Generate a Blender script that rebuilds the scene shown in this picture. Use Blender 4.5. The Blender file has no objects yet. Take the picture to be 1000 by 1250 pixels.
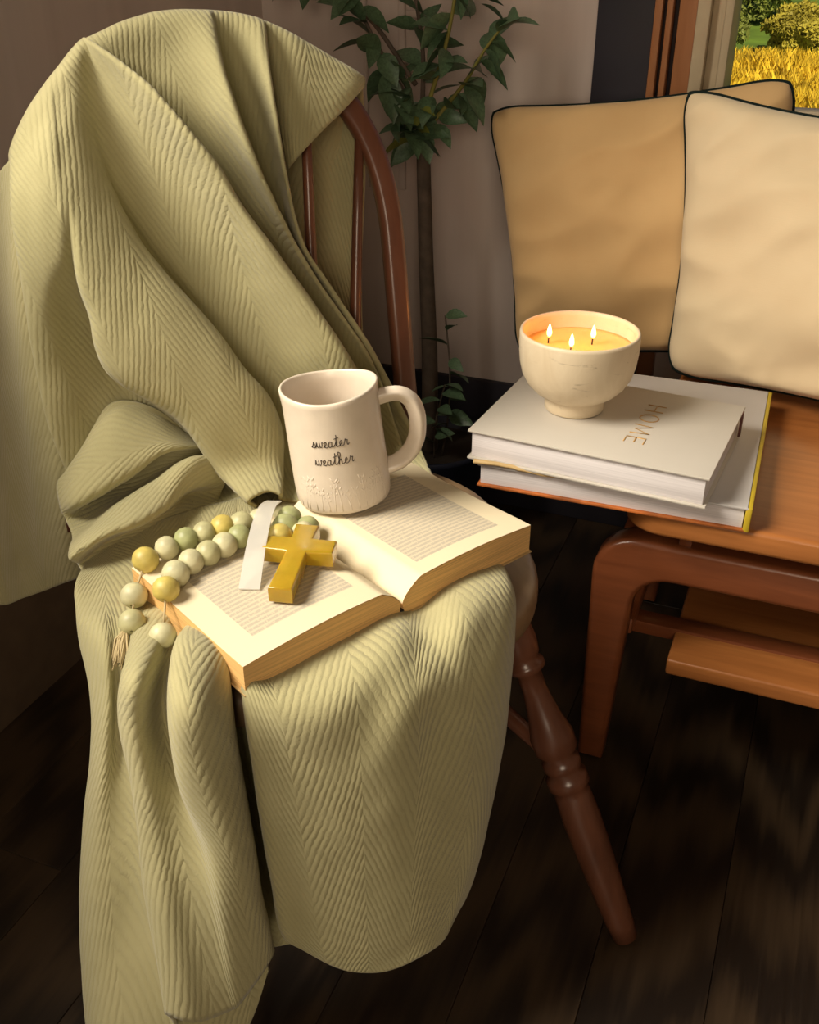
import bpy, bmesh, math, random
import numpy as np
from mathutils import Vector, Matrix, noise

random.seed(7)
scene = bpy.context.scene
COL = scene.collection

# ------------------------------------------------------------------ camera
cam_data = bpy.data.cameras.new('camera')
cam = bpy.data.objects.new('camera', cam_data)
COL.objects.link(cam)
cam_data.sensor_fit = 'HORIZONTAL'
cam_data.sensor_width = 36.0
cam_data.lens = 45.0
cam_data.clip_start = 0.02
cam.location = (0.0, 0.0, 1.02)
cam.rotation_euler = (math.radians(60), 0.0, math.radians(22))
scene.camera = cam

# ------------------------------------------------------------------ world, sun, large lights, exposure
world = bpy.data.worlds.new('sky')
scene.world = world
world.use_nodes = True
wn = world.node_tree.nodes
wn.clear()
w_out = wn.new('ShaderNodeOutputWorld')
w_bg = wn.new('ShaderNodeBackground')
w_sky = wn.new('ShaderNodeTexSky')
w_sky.sky_type = 'HOSEK_WILKIE'
w_sky.turbidity = 4.0
w_sky.sun_direction = Vector((0.35, -0.55, 0.75)).normalized()
w_bg.inputs['Strength'].default_value = 1.0
world.node_tree.links.new(w_sky.outputs[0], w_bg.inputs[0])
world.node_tree.links.new(w_bg.outputs[0], w_out.inputs[0])

sun_data = bpy.data.lights.new('sun', 'SUN')
sun_data.energy = 5.0
sun_data.angle = math.radians(1.0)
sun_data.color = (1.0, 0.86, 0.62)
sun = bpy.data.objects.new('sun', sun_data)
COL.objects.link(sun)
sun.rotation_euler = Vector((0.35, -0.55, 0.75)).to_track_quat('Z', 'Y').to_euler()

# assumed area key light, placed outside an assumed window of the left wall (assumed_window)
key_data = bpy.data.lights.new('added_light', 'AREA')
key_data.shape = 'RECTANGLE'
key_data.size = 1.5
key_data.size_y = 1.5
key_data.energy = 245.0
key_data.color = (1.0, 0.90, 0.73)
key_light = bpy.data.objects.new('added_light', key_data)
COL.objects.link(key_light)
key_light.location = (-2.2, -0.55, 2.8)
key_light.rotation_euler = (key_light.location - Vector((-0.3, 0.9, 0.6))).to_track_quat('Z', 'Y').to_euler()

# added soft frontal fill, set in a made-up window behind the viewer (added_window)
fr_data = bpy.data.lights.new('added_light', 'AREA')
fr_data.shape = 'RECTANGLE'
fr_data.size = 1.2
fr_data.size_y = 1.2
fr_data.energy = 37.0
fr_data.color = (1.0, 0.81, 0.58)
fr = bpy.data.objects.new('added_light', fr_data)
COL.objects.link(fr)
fr.location = (0.75, -2.34, 1.55)
fr.rotation_euler = Vector((0.0, -1.0, 0.0)).to_track_quat('Z', 'Y').to_euler()

scene.view_settings.view_transform = 'Standard'
scene.view_settings.look = 'None'
scene.view_settings.exposure = 0.0
scene.view_settings.gamma = 1.0
scene.view_settings.use_curve_mapping = False


# ------------------------------------------------------------------ helpers
def link(o, parent=None):
    COL.objects.link(o)
    if parent is not None:
        o.parent = parent
    return o


def tag(o, label=None, category=None, group=None, kind=None):
    if label: o['label'] = label
    if category: o['category'] = category
    if group: o['group'] = group
    if kind: o['kind'] = kind
    return o


def mesh_obj(name, verts, faces, mat, parent=None, smooth=True, uvs=None):
    me = bpy.data.meshes.new(name)
    me.from_pydata([tuple(map(float, v)) for v in verts], [], [tuple(map(int, f)) for f in faces])
    if uvs is not None:
        uvl = me.uv_layers.new(name='UVMap')
        idx = np.zeros(len(me.loops), dtype=np.int32)
        me.loops.foreach_get('vertex_index', idx)
        uvl.data.foreach_set('uv', np.asarray(uvs, dtype=np.float32)[idx].ravel())
    me.materials.append(mat)
    if smooth:
        me.polygons.foreach_set('use_smooth', [True] * len(me.polygons))
    me.update()
    return link(bpy.data.objects.new(name, me), parent)


def bm_obj(name, bm, mat, parent=None, smooth=False, sharp=None):
    me = bpy.data.meshes.new(name)
    bm.normal_update()
    bm.to_mesh(me)
    bm.free()
    me.materials.append(mat)
    if smooth:
        me.polygons.foreach_set('use_smooth', [True] * len(me.polygons))
        if sharp:
            me.set_sharp_from_angle(angle=math.radians(sharp))
    return link(bpy.data.objects.new(name, me), parent)


def empty(name, loc=(0, 0, 0), rz=0.0):
    o = bpy.data.objects.new(name, None)
    o.empty_display_size = 0.05
    o.location = loc
    o.rotation_euler = (0, 0, rz)
    return link(o)


def box_bm(x0, x1, y0, y1, z0, z1, bevel=0.0, seg=2):
    bm = bmesh.new()
    bmesh.ops.create_cube(bm, size=1.0)
    for v in bm.verts:
        v.co = Vector((x0 if v.co.x < 0 else x1, y0 if v.co.y < 0 else y1, z0 if v.co.z < 0 else z1))
    if bevel > 0:
        bmesh.ops.bevel(bm, geom=bm.edges[:], offset=bevel, segments=seg, affect='EDGES', profile=0.5)
    return bm


def box(name, ext, mat, parent=None, bevel=0.0, seg=2):
    return bm_obj(name, box_bm(*ext, bevel=bevel, seg=seg), mat, parent, smooth=bevel > 0, sharp=35)


def prism_bm(outline, h, bevel=0.0, seg=2):
    """outline: CCW list of (x, y); extruded from z = 0 to z = h"""
    bm = bmesh.new()
    vs = [bm.verts.new((x, y, 0)) for x, y in outline]
    f = bm.faces.new(vs)
    r = bmesh.ops.extrude_face_region(bm, geom=[f])
    top = [g for g in r['geom'] if isinstance(g, bmesh.types.BMVert)]
    for v in top:
        v.co.z = h
    bmesh.ops.recalc_face_normals(bm, faces=bm.faces[:])
    if bevel > 0:
        es = [e for e in bm.edges if abs(e.verts[0].co.z - e.verts[1].co.z) < 1e-7]
        bmesh.ops.bevel(bm, geom=es, offset=bevel, segments=seg, affect='EDGES', profile=0.5)
    return bm


def lathe(profile, seg=48):
    """profile: (radius, z) points; open surface of revolution"""
    vs, fs = [], []
    n = len(profile)
    for k in range(seg):
        a = 2 * math.pi * k / seg
        for r, z in profile:
            vs.append((r * math.cos(a), r * math.sin(a), z))
    for k in range(seg):
        k2 = (k + 1) % seg
        for i in range(n - 1):
            fs.append((k * n + i, k2 * n + i, k2 * n + i + 1, k * n + i + 1))
    return vs, fs


def tube(points, radii, sides=8, closed=False, flat=None, up=None):
    """swept tube; flat = (a, b) scale across / along the up vector"""
    P = [Vector(p) for p in points]
    n = len(P)
    if not isinstance(radii, (list, tuple)):
        radii = [radii] * n
    vs, fs = [], []
    ref = Vector(up) if up else None
    prev = None
    for i in range(n):
        if closed:
            t = (P[(i + 1) % n] - P[i - 1]).normalized()
        else:
            t = (P[min(i + 1, n - 1)] - P[max(i - 1, 0)]).normalized()
        if ref is not None:
            a = ref - t * ref.dot(t)
        elif prev is None:
            a = t.orthogonal()
        else:
            a = prev - t * prev.dot(t)
        a.normalize()
        prev = a
        b = t.cross(a)
        for k in range(sides):
            q = 2 * math.pi * (k + 0.5) / sides
            ca, sb = math.cos(q), math.sin(q)
            if flat:
                m = 0.55
                ca = math.copysign(abs(ca) ** m, ca) * flat[0]
                sb = math.copysign(abs(sb) ** m, sb) * flat[1]
            vs.append(P[i] + (a * ca + b * sb) * radii[i])
    rings = n if closed else n - 1
    for i in range(rings):
        j = (i + 1) % n
        for k in range(sides):
            k2 = (k + 1) % sides
            fs.append((i * sides + k, i * sides + k2, j * sides + k2, j * sides + k))
    if not closed:
        fs.append(tuple(range(sides - 1, -1, -1)))
        fs.append(tuple((n - 1) * sides + k for k in range(sides)))
    return vs, fs


def merge(*parts):
    vs, fs = [], []
    for v, f in parts:
        o = len(vs)
        vs += list(v)
        fs += [tuple(i + o for i in q) for q in f]
    return vs, fs


def catmull(pts, n):
    """resample a polyline of 3D points with a centripetal-like cubic, n samples by chord length"""
    P = np.asarray(pts, float)
    d = np.linalg.norm(np.diff(P, axis=0), axis=1)
    t = np.concatenate([[0], np.cumsum(np.maximum(d, 1e-6))])
    return hermite(t, P, np.linspace(0, t[-1], n))


def hermite(t, P, tq):
    """C1 cubic through P at knots t (P may have trailing dimensions)"""
    m = np.zeros_like(P)
    sh = (-1,) + (1,) * (P.ndim - 1)
    h = np.diff(t).reshape(sh)
    s = np.diff(P, axis=0) / h
    m[1:-1] = (s[:-1] * h[1:] + s[1:] * h[:-1]) / (h[1:] + h[:-1])
    m[0], m[-1] = s[0], s[-1]
    k = np.clip(np.searchsorted(t, tq, side='right') - 1, 0, len(t) - 2)
    hh = (t[k + 1] - t[k])
    u = ((tq - t[k]) / hh).reshape(sh)
    hh = hh.reshape(sh)
    return ((2 * u**3 - 3 * u**2 + 1) * P[k] + (u**3 - 2 * u**2 + u) * hh * m[k]
            + (-2 * u**3 + 3 * u**2) * P[k + 1] + (u**3 - u**2) * hh * m[k + 1])


def grid_faces(nr, nc, off=0):
    i, j = np.meshgrid(np.arange(nr - 1), np.arange(nc - 1), indexing='ij')
    a = (i * nc + j).ravel() + off
    return np.stack([a, a + 1, a + nc + 1, a + nc], 1)


def rounded_poly(corners, n=6):
    """corners: (x, y, radius), CCW"""
    out = []
    N = len(corners)
    for i in range(N):
        x, y, r = corners[i]
        p = Vector((x, y)); a = Vector(corners[i - 1][:2]); b = Vector(corners[(i + 1) % N][:2])
        if r <= 0:
            out.append((x, y)); continue
        da, db = (a - p).normalized(), (b - p).normalized()
        half = math.acos(max(-1, min(1, da.dot(db)))) / 2
        L = r / math.tan(half)
        c = p + (da + db).normalized() * (r / math.sin(half))
        s, e = p + da * L - c, p + db * L - c
        a0 = math.atan2(s.y, s.x); a1 = math.atan2(e.y, e.x)
        d = (a1 - a0 + math.pi) % (2 * math.pi) - math.pi
        for k in range(n + 1):
            q = a0 + d * k / n
            out.append((c.x + r * math.cos(q), c.y + r * math.sin(q)))
    return out


# ------------------------------------------------------------------ materials
class Nodes:
    def __init__(self, name):
        self.m = bpy.data.materials.new(name)
        self.m.use_nodes = True
        self.t = self.m.node_tree
        self.t.nodes.clear()
        self.out = self.t.nodes.new('ShaderNodeOutputMaterial')
        self.b = self.t.nodes.new('ShaderNodeBsdfPrincipled')
        self.t.links.new(self.b.outputs[0], self.out.inputs[0])

    def n(self, kind, **kw):
        nd = self.t.nodes.new(kind)
        for k, v in kw.items():
            setattr(nd, k, v)
        return nd

    def put(self, sock, v):
        if isinstance(v, bpy.types.NodeSocket):
            self.t.links.new(v, sock)
        elif v is not None:
            sock.default_value = v

    def math(self, op, a, b=None, c=None, clamp=False):
        nd = self.n('ShaderNodeMath', operation=op, use_clamp=clamp)
        for s, v in zip(nd.inputs, (a, b, c)):
            self.put(s, v)
        return nd.outputs[0]

    def coord(self, out='Object', scale=(1, 1, 1), rot=(0, 0, 0), loc=(0, 0, 0)):
        tc = self.n('ShaderNodeTexCoord')
        mp = self.n('ShaderNodeMapping')
        self.t.links.new(tc.outputs[out], mp.inputs[0])
        mp.inputs['Scale'].default_value = scale
        mp.inputs['Rotation'].default_value = rot
        mp.inputs['Location'].default_value = loc
        return mp.outputs[0]

    def noise(self, vec, scale, detail=3, rough=0.5, dist=0.0):
        nd = self.n('ShaderNodeTexNoise')
        self.put(nd.inputs['Vector'], vec)
        nd.inputs['Scale'].default_value = scale
        nd.inputs['Detail'].default_value = detail
        nd.inputs['Roughness'].default_value = rough
        nd.inputs['Distortion'].default_value = dist
        return nd.outputs[0]

    def ramp(self, fac, stops):
        nd = self.n('ShaderNodeValToRGB')
        self.put(nd.inputs[0], fac)
        el = nd.color_ramp.elements
        while len(el) > 1:
            el.remove(el[-1])
        el[0].position, el[0].color = stops[0][0], (*stops[0][1], 1)
        for p, c in stops[1:]:
            e = el.new(p)
            e.color = (*c, 1)
        return nd.outputs[0]

    def mix(self, fac, a, b, blend='MIX'):
        nd = self.n('ShaderNodeMix', data_type='RGBA', blend_type=blend)
        self.put(nd.inputs[0], fac)
        for s, v in ((nd.inputs[6], a), (nd.inputs[7], b)):
            if isinstance(v, tuple):
                v = (*v[:3], 1)
            self.put(s, v)
        return nd.outputs[2]

    def bump(self, h, strength=0.3, dist=0.002, normal=None):
        nd = self.n('ShaderNodeBump')
        nd.inputs['Strength'].default_value = strength
        nd.inputs['Distance'].default_value = dist
        self.put(nd.inputs['Height'], h)
        if normal is not None:
            self.put(nd.inputs['Normal'], normal)
        self.t.links.new(nd.outputs[0], self.b.inputs['Normal'])
        return nd.outputs[0]

    def color(self, c):
        self.put(self.b.inputs['Base Color'], (*c, 1) if isinstance(c, tuple) else c)

    def set(self, **kw):
        for k, v in kw.items():
            self.put(self.b.inputs[k.replace('_', ' ')], v)
        return self


def plain(name, c, rough=0.6, var=0.12, scale=30, bump=0.0, **kw):
    N = Nodes(name)
    v = N.coord()
    f = N.noise(v, scale, 4)
    d = tuple(x * (1 - var) for x in c)
    l = tuple(min(1, x * (1 + var)) for x in c)
    N.color(N.ramp(f, [(0.3, d), (0.7, l)]))
    N.set(Roughness=rough, **kw)
    if bump:
        N.bump(N.noise(v, scale * 3, 3), bump, 0.002)
    return N.m


def wood(name, dark, light, rough=0.35, grain=(60, 6, 60), rot=(0, 0, 0), coat=0.0):
    N = Nodes(name)
    v = N.coord(scale=grain, rot=rot)
    a = N.noise(v, 1.0, 5, 0.6, 0.6)
    v2 = N.coord(scale=tuple(g * 0.15 for g in grain), rot=rot)
    b = N.noise(v2, 1.0, 3, 0.5, 1.2)
    f = N.math('ADD', N.math('MULTIPLY', a, 0.6), N.math('MULTIPLY', b, 0.4))
    N.color(N.ramp(f, [(0.3, dark), (0.7, light)]))
    N.set(Roughness=rough, Coat_Weight=coat, Coat_Roughness=0.2)
    N.bump(a, 0.08, 0.001)
    return N.m


def blanket_material():
    N = Nodes('sage_woven_blanket')
    tc = N.n('ShaderNodeTexCoord')
    sep = N.n('ShaderNodeSeparateXYZ')
    N.t.links.new(tc.outputs['UV'], sep.inputs[0])
    u, v = sep.outputs[0], sep.outputs[1]
    warp = N.noise(tc.outputs['UV'], 14.0, 1)
    W = 0.060
    tri = N.math('PINGPONG', u, W)
    ph = N.math('ADD', N.math('MULTIPLY', tri, 0.93), N.math('MULTIPLY', v, 0.36))
    ph = N.math('ADD', ph, N.math('MULTIPLY', warp, 0.004))
    jit = N.noise(tc.outputs['UV'], 130.0, 2)
    ph = N.math('ADD', ph, N.math('MULTIPLY', jit, 0.0030))
    s = N.math('SINE', N.math('MULTIPLY', ph, 2 * math.pi / 0.0056))
    rib = N.math('MULTIPLY_ADD', s, 0.5, 0.5)
    soft = N.noise(tc.outputs['UV'], 26.0, 2)
    amp = N.math('MULTIPLY_ADD', soft, 2.2, -0.6, clamp=True)
    ribh = N.math('MULTIPLY', N.math('POWER', rib, 0.55), N.math('MULTIPLY_ADD', amp, 0.75, 0.25))
    fine = N.noise(tc.outputs['UV'], 520.0, 3, 0.65)
    h = N.math('MULTIPLY_ADD', fine, 0.55, ribh)
    seam = N.math('LESS_THAN', N.math('ABSOLUTE', N.math('SUBTRACT', v, 0.017)), 0.0013)
    h = N.math('SUBTRACT', h, N.math('MULTIPLY', seam, 1.2))
    big = N.noise(tc.outputs['UV'], 7.0, 3)
    base = N.ramp(big, [(0.3, (0.385, 0.355, 0.19)), (0.7, (0.455, 0.415, 0.23))])
    N.color(N.mix(N.math('MULTIPLY', N.math('SUBTRACT', 1.0, ribh), 0.22), base, (0.20, 0.18, 0.085)))
    N.set(Roughness=0.88, Sheen_Weight=0.25, Sheen_Roughness=0.5, Specular_IOR_Level=0.2)
    N.bump(h, 0.5, 0.0018)
    return N.m


def page_material():
    """cream paper with a grey printed block; UV: x across the page from the gutter, y along the spine"""
    N = Nodes('printed_page')
    tc = N.n('ShaderNodeTexCoord')
    sep = N.n('ShaderNodeSeparateXYZ')
    N.t.links.new(tc.outputs['UV'], sep.inputs[0])
    x, y = sep.outputs[0], sep.outputs[1]

    def band(s, lo, hi):
        return N.math('MULTIPLY', N.math('GREATER_THAN', s, lo), N.math('LESS_THAN', s, hi))
    block = N.math('MULTIPLY', band(x, 0.20, 0.84), band(y, 0.14, 0.90))
    lines = N.math('SINE', N.math('MULTIPLY', y, 2 * math.pi * 34))
    lm = N.math('GREATER_THAN', lines, -0.25)
    mp = N.n('ShaderNodeMapping')
    N.t.links.new(tc.outputs['UV'], mp.inputs[0])
    mp.inputs['Scale'].default_value = (95, 34, 1)
    words = N.noise(mp.outputs[0], 1.0, 2, 0.7)
    wm = N.math('GREATER_THAN', words, 0.42)
    ink = N.math('MULTIPLY', N.math('MULTIPLY', block, lm), wm)
    ink = N.math('MULTIPLY_ADD', ink, 0.24, N.math('MULTIPLY', block, 0.26))
    N.color(N.mix(ink, (0.76, 0.66, 0.47), (0.20, 0.19, 0.21)))
    N.set(Roughness=0.75, Specular_IOR_Level=0.25)
    return N.m


def pages_edge(name, c, freq=900, axis=2, dark=0.72):
    N = Nodes(name)
    v = N.coord(scale=tuple(freq if i == axis else 6 for i in range(3)))
    f = N.noise(v, 1.0, 2)
    N.color(N.ramp(f, [(0.35, tuple(q * dark for q in c)), (0.6, c)]))
    N.set(Roughness=0.8)
    N.bump(f, 0.25, 0.0006)
    return N.m


M = {}
M['blanket'] = blanket_material()
M['page'] = page_material()
M['page_edge'] = pages_edge('aged_page_edges', (0.82, 0.50, 0.19))
M['white_edge'] = pages_edge('white_page_edges', (0.74, 0.70, 0.72), dark=0.86)
M['paper_cover'] = plain('tan_paper_cover', (0.55, 0.38, 0.17), 0.6)
M['chair_wood'] = wood('reddish_chair_wood', (0.085, 0.030, 0.016), (0.20, 0.075, 0.040), 0.32, (30, 30, 5), coat=0.3)
M['seat_wood'] = wood('worn_seat_wood', (0.16, 0.095, 0.05), (0.30, 0.20, 0.11), 0.4, (50, 6, 50))
M['bench_wood'] = wood('orange_brown_bench_wood', (0.23, 0.078, 0.020), (0.40, 0.150, 0.042), 0.28, (5, 70, 70), coat=0.25)
M['frame_wood'] = wood('dark_red_frame_wood', (0.13, 0.036, 0.013), (0.24, 0.072, 0.026), 0.30, (6, 60, 60), coat=0.3)
M['ceramic'] = plain('cream_ceramic', (0.69, 0.60, 0.50), 0.33, 0.05, 40, Coat_Weight=0.2)
M['ink'] = plain('brown_ink', (0.045, 0.03, 0.022), 0.5)
M['gold'] = plain('gold_foil', (0.46, 0.27, 0.09), 0.35, Metallic=0.25)
M['dark_red'] = plain('dark_red_ribbon', (0.09, 0.025, 0.02), 0.5)


def stone_material():
    N = Nodes('travertine_bowl')
    v = N.coord(scale=(1, 1, 0.55), rot=(0.5, 0.3, 0))
    a = N.noise(v, 30, 5, 0.6, 0.8)
    b = N.noise(N.coord(scale=(1, 1, 3.2), rot=(0.35, 0.5, 0)), 22, 4, 0.6, 1.5)
    c = N.ramp(a, [(0.25, (0.62, 0.50, 0.34)), (0.75, (0.74, 0.63, 0.46))])
    N.color(N.mix(N.ramp(b, [(0.64, (0, 0, 0)), (0.72, (0.6, 0.6, 0.6))]), c, (0.36, 0.27, 0.18)))
    N.set(Roughness=0.5)
    N.bump(b, 0.12, 0.001)
    return N.m


M['stone'] = stone_material()
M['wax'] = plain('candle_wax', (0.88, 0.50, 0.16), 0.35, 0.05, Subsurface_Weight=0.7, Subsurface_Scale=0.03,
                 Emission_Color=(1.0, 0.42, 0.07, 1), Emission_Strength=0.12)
M['wick'] = plain('burnt_wick', (0.03, 0.02, 0.015), 0.9)


def flame_material():
    N = Nodes('flame')
    v = N.coord('Generated')
    sep = N.n('ShaderNodeSeparateXYZ')
    N.t.links.new(v, sep.inputs[0])
    N.set(Emission_Color=N.ramp(sep.outputs[2], [(0.0, (1.0, 0.42, 0.06)), (0.35, (1.0, 0.78, 0.28)), (1.0, (1.0, 0.85, 0.42))]),
          Emission_Strength=4.5, Roughness=1.0)
    N.color((1.0, 0.7, 0.3))
    return N.m


M['flame'] = flame_material()


def cushion_material(name, a, b):
    N = Nodes(name)
    v = N.coord(scale=(1, 1, 1))
    f = N.noise(v, 9, 3)
    N.color(N.ramp(f, [(0.3, a), (0.7, b)]))
    w1 = N.noise(N.coord(scale=(900, 900, 60)), 1.0, 1)
    w2 = N.noise(N.coord(scale=(60, 60, 900)), 1.0, 1)
    N.set(Roughness=0.85, Sheen_Weight=0.15, Specular_IOR_Level=0.2)
    N.bump(N.math('ADD', w1, w2), 0.10, 0.0008)
    return N.m


M['cushion_tan'] = cushion_material('tan_linen', (0.52, 0.33, 0.15), (0.58, 0.38, 0.18))
M['cushion_cream'] = cushion_material('cream_linen', (0.60, 0.47, 0.30), (0.66, 0.53, 0.35))
M['piping'] = plain('dark_green_piping', (0.008, 0.014, 0.012), 0.85, Specular_IOR_Level=0.1)
M['amber'] = plain('amber_resin', (0.58, 0.38, 0.025), 0.22, 0.12, 60, Transmission_Weight=0.35, IOR=1.5,
                   Subsurface_Weight=0.2, Subsurface_Scale=0.01, Coat_Weight=0.4)
M['frosted'] = plain('frosted_white_film', (0.70, 0.68, 0.64), 0.5, 0.03, Alpha=0.60)
M['cord'] = plain('straw_cord', (0.50, 0.40, 0.22), 0.9)
M['leaf'] = plain('green_leaf', (0.080, 0.135, 0.070), 0.42, 0.35, 14)
M['leaf_young'] = plain('young_yellow_leaf', (0.20, 0.22, 0.04), 0.45, 0.2)
M['bark'] = plain('brown_bark', (0.10, 0.072, 0.052), 0.85, 0.3, 50, 0.5)
M['twig'] = plain('yellow_green_twig', (0.22, 0.20, 0.04), 0.6)
M['pot'] = plain('dark_blue_pot', (0.012, 0.016, 0.035), 0.45)
M['soil'] = plain('soil', (0.03, 0.02, 0.012), 0.95)
M['white_paint'] = plain('cream_paint', (0.44, 0.35, 0.23), 0.5, 0.05)
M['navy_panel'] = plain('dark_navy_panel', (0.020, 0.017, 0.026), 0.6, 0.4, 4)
M['casing_wood'] = wood('orange_casing_wood', (0.22, 0.085, 0.032), (0.36, 0.15, 0.06), 0.4, (40, 40, 4))
M['casing_dark'] = plain('dark_gap_strip', (0.018, 0.010, 0.012), 0.6)
M['bead'] = [plain('bead_%d' % i, c, 0.45, 0.18, 90, 0.15) for i, c in enumerate(
    [(0.47, 0.45, 0.25), (0.56, 0.53, 0.33), (0.36, 0.38, 0.18), (0.56, 0.45, 0.12)])]


def wall_material(name, a, b, streak=True):
    N = Nodes(name)
    v = N.coord(scale=(9, 9, 0.6) if streak else (2, 2, 2))
    f = N.noise(v, 1.0, 4, 0.55, 0.3)
    N.color(N.ramp(f, [(0.32, a), (0.70, b)]))
    N.set(Roughness=0.8)
    N.bump(N.noise(N.coord(), 120, 2), 0.05, 0.001)
    return N.m


M['wall'] = wall_material('brown_grey_wall', (0.52, 0.43, 0.39), (0.66, 0.56, 0.51))
M['room_wall'] = wall_material('plaster_wall', (0.17, 0.14, 0.11), (0.21, 0.175, 0.14), False)
M['ceiling'] = wall_material('ceiling_paint', (0.30, 0.27, 0.23), (0.34, 0.31, 0.26), False)
M['skirting'] = plain('dark_brown_skirting', (0.15, 0.10, 0.06), 0.6)


def floor_material():
    N = Nodes('dark_wood_plank')
    info = N.n('ShaderNodeObjectInfo')
    tc = N.n('ShaderNodeTexCoord')
    add = N.n('ShaderNodeVectorMath', operation='ADD')
    N.t.links.new(tc.outputs['Object'], add.inputs[0])
    sc = N.n('ShaderNodeVectorMath', operation='SCALE')
    N.t.links.new(info.outputs['Random'], sc.inputs[3])
    sc.inputs[0].default_value = (7, 13, 3)
    N.t.links.new(sc.outputs[0], add.inputs[1])
    mp = N.n('ShaderNodeMapping')
    N.t.links.new(add.outputs[0], mp.inputs[0])
    mp.inputs['Scale'].default_value = (16, 1.8, 1)
    wv = N.n('ShaderNodeTexWave', wave_type='RINGS')
    N.t.links.new(mp.outputs[0], wv.inputs['Vector'])
    wv.inputs['Scale'].default_value = 0.9
    wv.inputs['Distortion'].default_value = 7.0
    wv.inputs['Detail'].default_value = 3.0
    mp2 = N.n('ShaderNodeMapping')
    N.t.links.new(add.outputs[0], mp2.inputs[0])
    mp2.inputs['Scale'].default_value = (130, 5, 1)
    g = N.noise(mp2.outputs[0], 1.0, 4, 0.6)
    f = N.math('ADD', N.math('MULTIPLY', wv.outputs[1], 0.45), N.math('MULTIPLY', g, 0.55))
    f = N.math('ADD', f, N.math('MULTIPLY_ADD', info.outputs['Random'], 0.16, -0.08))
    N.color(N.ramp(f, [(0.25, (0.012, 0.007, 0.004)), (0.75, (0.050, 0.030, 0.015))]))
    N.set(Roughness=N.math('MULTIPLY_ADD', g, 0.2, 0.36))
    N.bump(f, 0.12, 0.001)
    return N.m


M['floor'] = floor_material()
M['subfloor'] = plain('subfloor', (0.01, 0.007, 0.005), 0.9)


def glass_material():
    N = Nodes('window_glass')
    N.t.nodes.remove(N.b)
    tr = N.n('ShaderNodeBsdfTransparent')
    gl = N.n('ShaderNodeBsdfGlossy')
    gl.inputs['Roughness'].default_value = 0.02
    lw = N.n('ShaderNodeLayerWeight')
    lw.inputs[0].default_value = 0.25
    mx = N.n('ShaderNodeMixShader')
    N.t.links.new(N.math('MULTIPLY', lw.outputs['Fresnel'], 0.35), mx.inputs[0])
    N.t.links.new(tr.outputs[0], mx.inputs[1])
    N.t.links.new(gl.outputs[0], mx.inputs[2])
    N.t.links.new(mx.outputs[0], N.out.inputs[0])
    return N.m


M['glass'] = glass_material()
M['lawn'] = plain('lawn_ground', (0.10, 0.17, 0.012), 0.9, 0.4, 1.5)
M['grass_yellow'] = plain('yellow_meadow_grass', (0.72, 0.47, 0.020), 0.8, 0.45, 3.5)
M['grass_green'] = plain('green_lawn_grass', (0.13, 0.26, 0.012), 0.8, 0.35, 3.0)
M['bush_leaf'] = plain('bush_leaves', (0.17, 0.20, 0.028), 0.7, 0.5, 1.6)
M['bush_leaf2'] = plain('yellow_bush_leaves', (0.36, 0.30, 0.025), 0.7, 0.5, 1.6)
M['trunk_out'] = plain('pale_trunk', (0.20, 0.15, 0.12), 0.9, 0.3, 8)

# ------------------------------------------------------------------ room
X0, X1, Y0, Y1, ZC = -0.985, 2.4, -2.3, 1.75, 2.5

floor = box('floor', (X0 - 0.15, X1, Y0, Y1 + 0.12, -0.06, -0.016), M['subfloor'])
tag(floor, 'dark brown plank floor under the chair and the bench', None, kind='structure')
plank_w = 0.128
plank_me = {}
pi = 0
xx = X0
while xx < X1 - 0.01:
    w = min(plank_w, X1 - xx)
    yy = Y0 - random.uniform(0.0, 1.0)
    while yy < Y1:
        ln = random.choice([1.2, 1.5, 1.8])
        a, b = max(yy, Y0), min(yy + ln, Y1)
        if b - a > 0.05:
            key = (round(w, 3), round(b - a, 2))
            if key not in plank_me:
                tmp = box('plank', (0.0003, key[0] - 0.0003, 0.0003, key[1] - 0.0003, -0.016, 0.0), M['floor'], floor, bevel=0.0006, seg=1)
                plank_me[key] = tmp.data
                o = tmp
            else:
                o = link(bpy.data.objects.new('plank', plank_me[key]), floor)
            o.location = (xx, a, 0)
        yy += ln
    xx += w

# left wall with an assumed, unseen window towards the camera's side (assumed_window)
WY0, WY1, WZ0, WZ1 = -0.90, 0.72, 1.00, 2.35  # assumed opening, placed and sized to shape the key light
bm = bmesh.new()
for ext in ((X0 - 0.12, X0, Y0, WY0, 0, ZC), (X0 - 0.12, X0, WY1, Y1 + 0.12, 0, ZC),
            (X0 - 0.12, X0, WY0, WY1, 0, WZ0), (X0 - 0.12, X0, WY0, WY1, WZ1, ZC)):
    b2 = box_bm(*ext)
    me = bpy.data.meshes.new('t'); b2.to_mesh(me); b2.free(); bm.from_mesh(me); bpy.data.meshes.remove(me)
wl = bm_obj('wall_left', bm, M['wall'])
tag(wl, 'brown wall at the left behind the draped chair', kind='structure')
w2 = empty('assumed_window', (X0, (WY0 + WY1) / 2, WZ0))
tag(w2, 'assumed window in the left wall beyond the edge of the picture, added for the key light', kind='structure')
hw, hh = (WY1 - WY0) / 2, WZ1 - WZ0
for nm, e in (('frame', (-0.10, 0.012, -hw, -hw + 0.03, 0, hh)), ('frame', (-0.10, 0.012, hw - 0.03, hw, 0, hh)),
              ('frame', (-0.10, 0.012, -hw + 0.03, hw - 0.03, hh - 0.03, hh)), ('sill', (-0.10, 0.03, -hw - 0.03, hw + 0.03, -0.025, 0.0))):
    box(nm, e, M['white_paint'], w2, 0.002)

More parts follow.
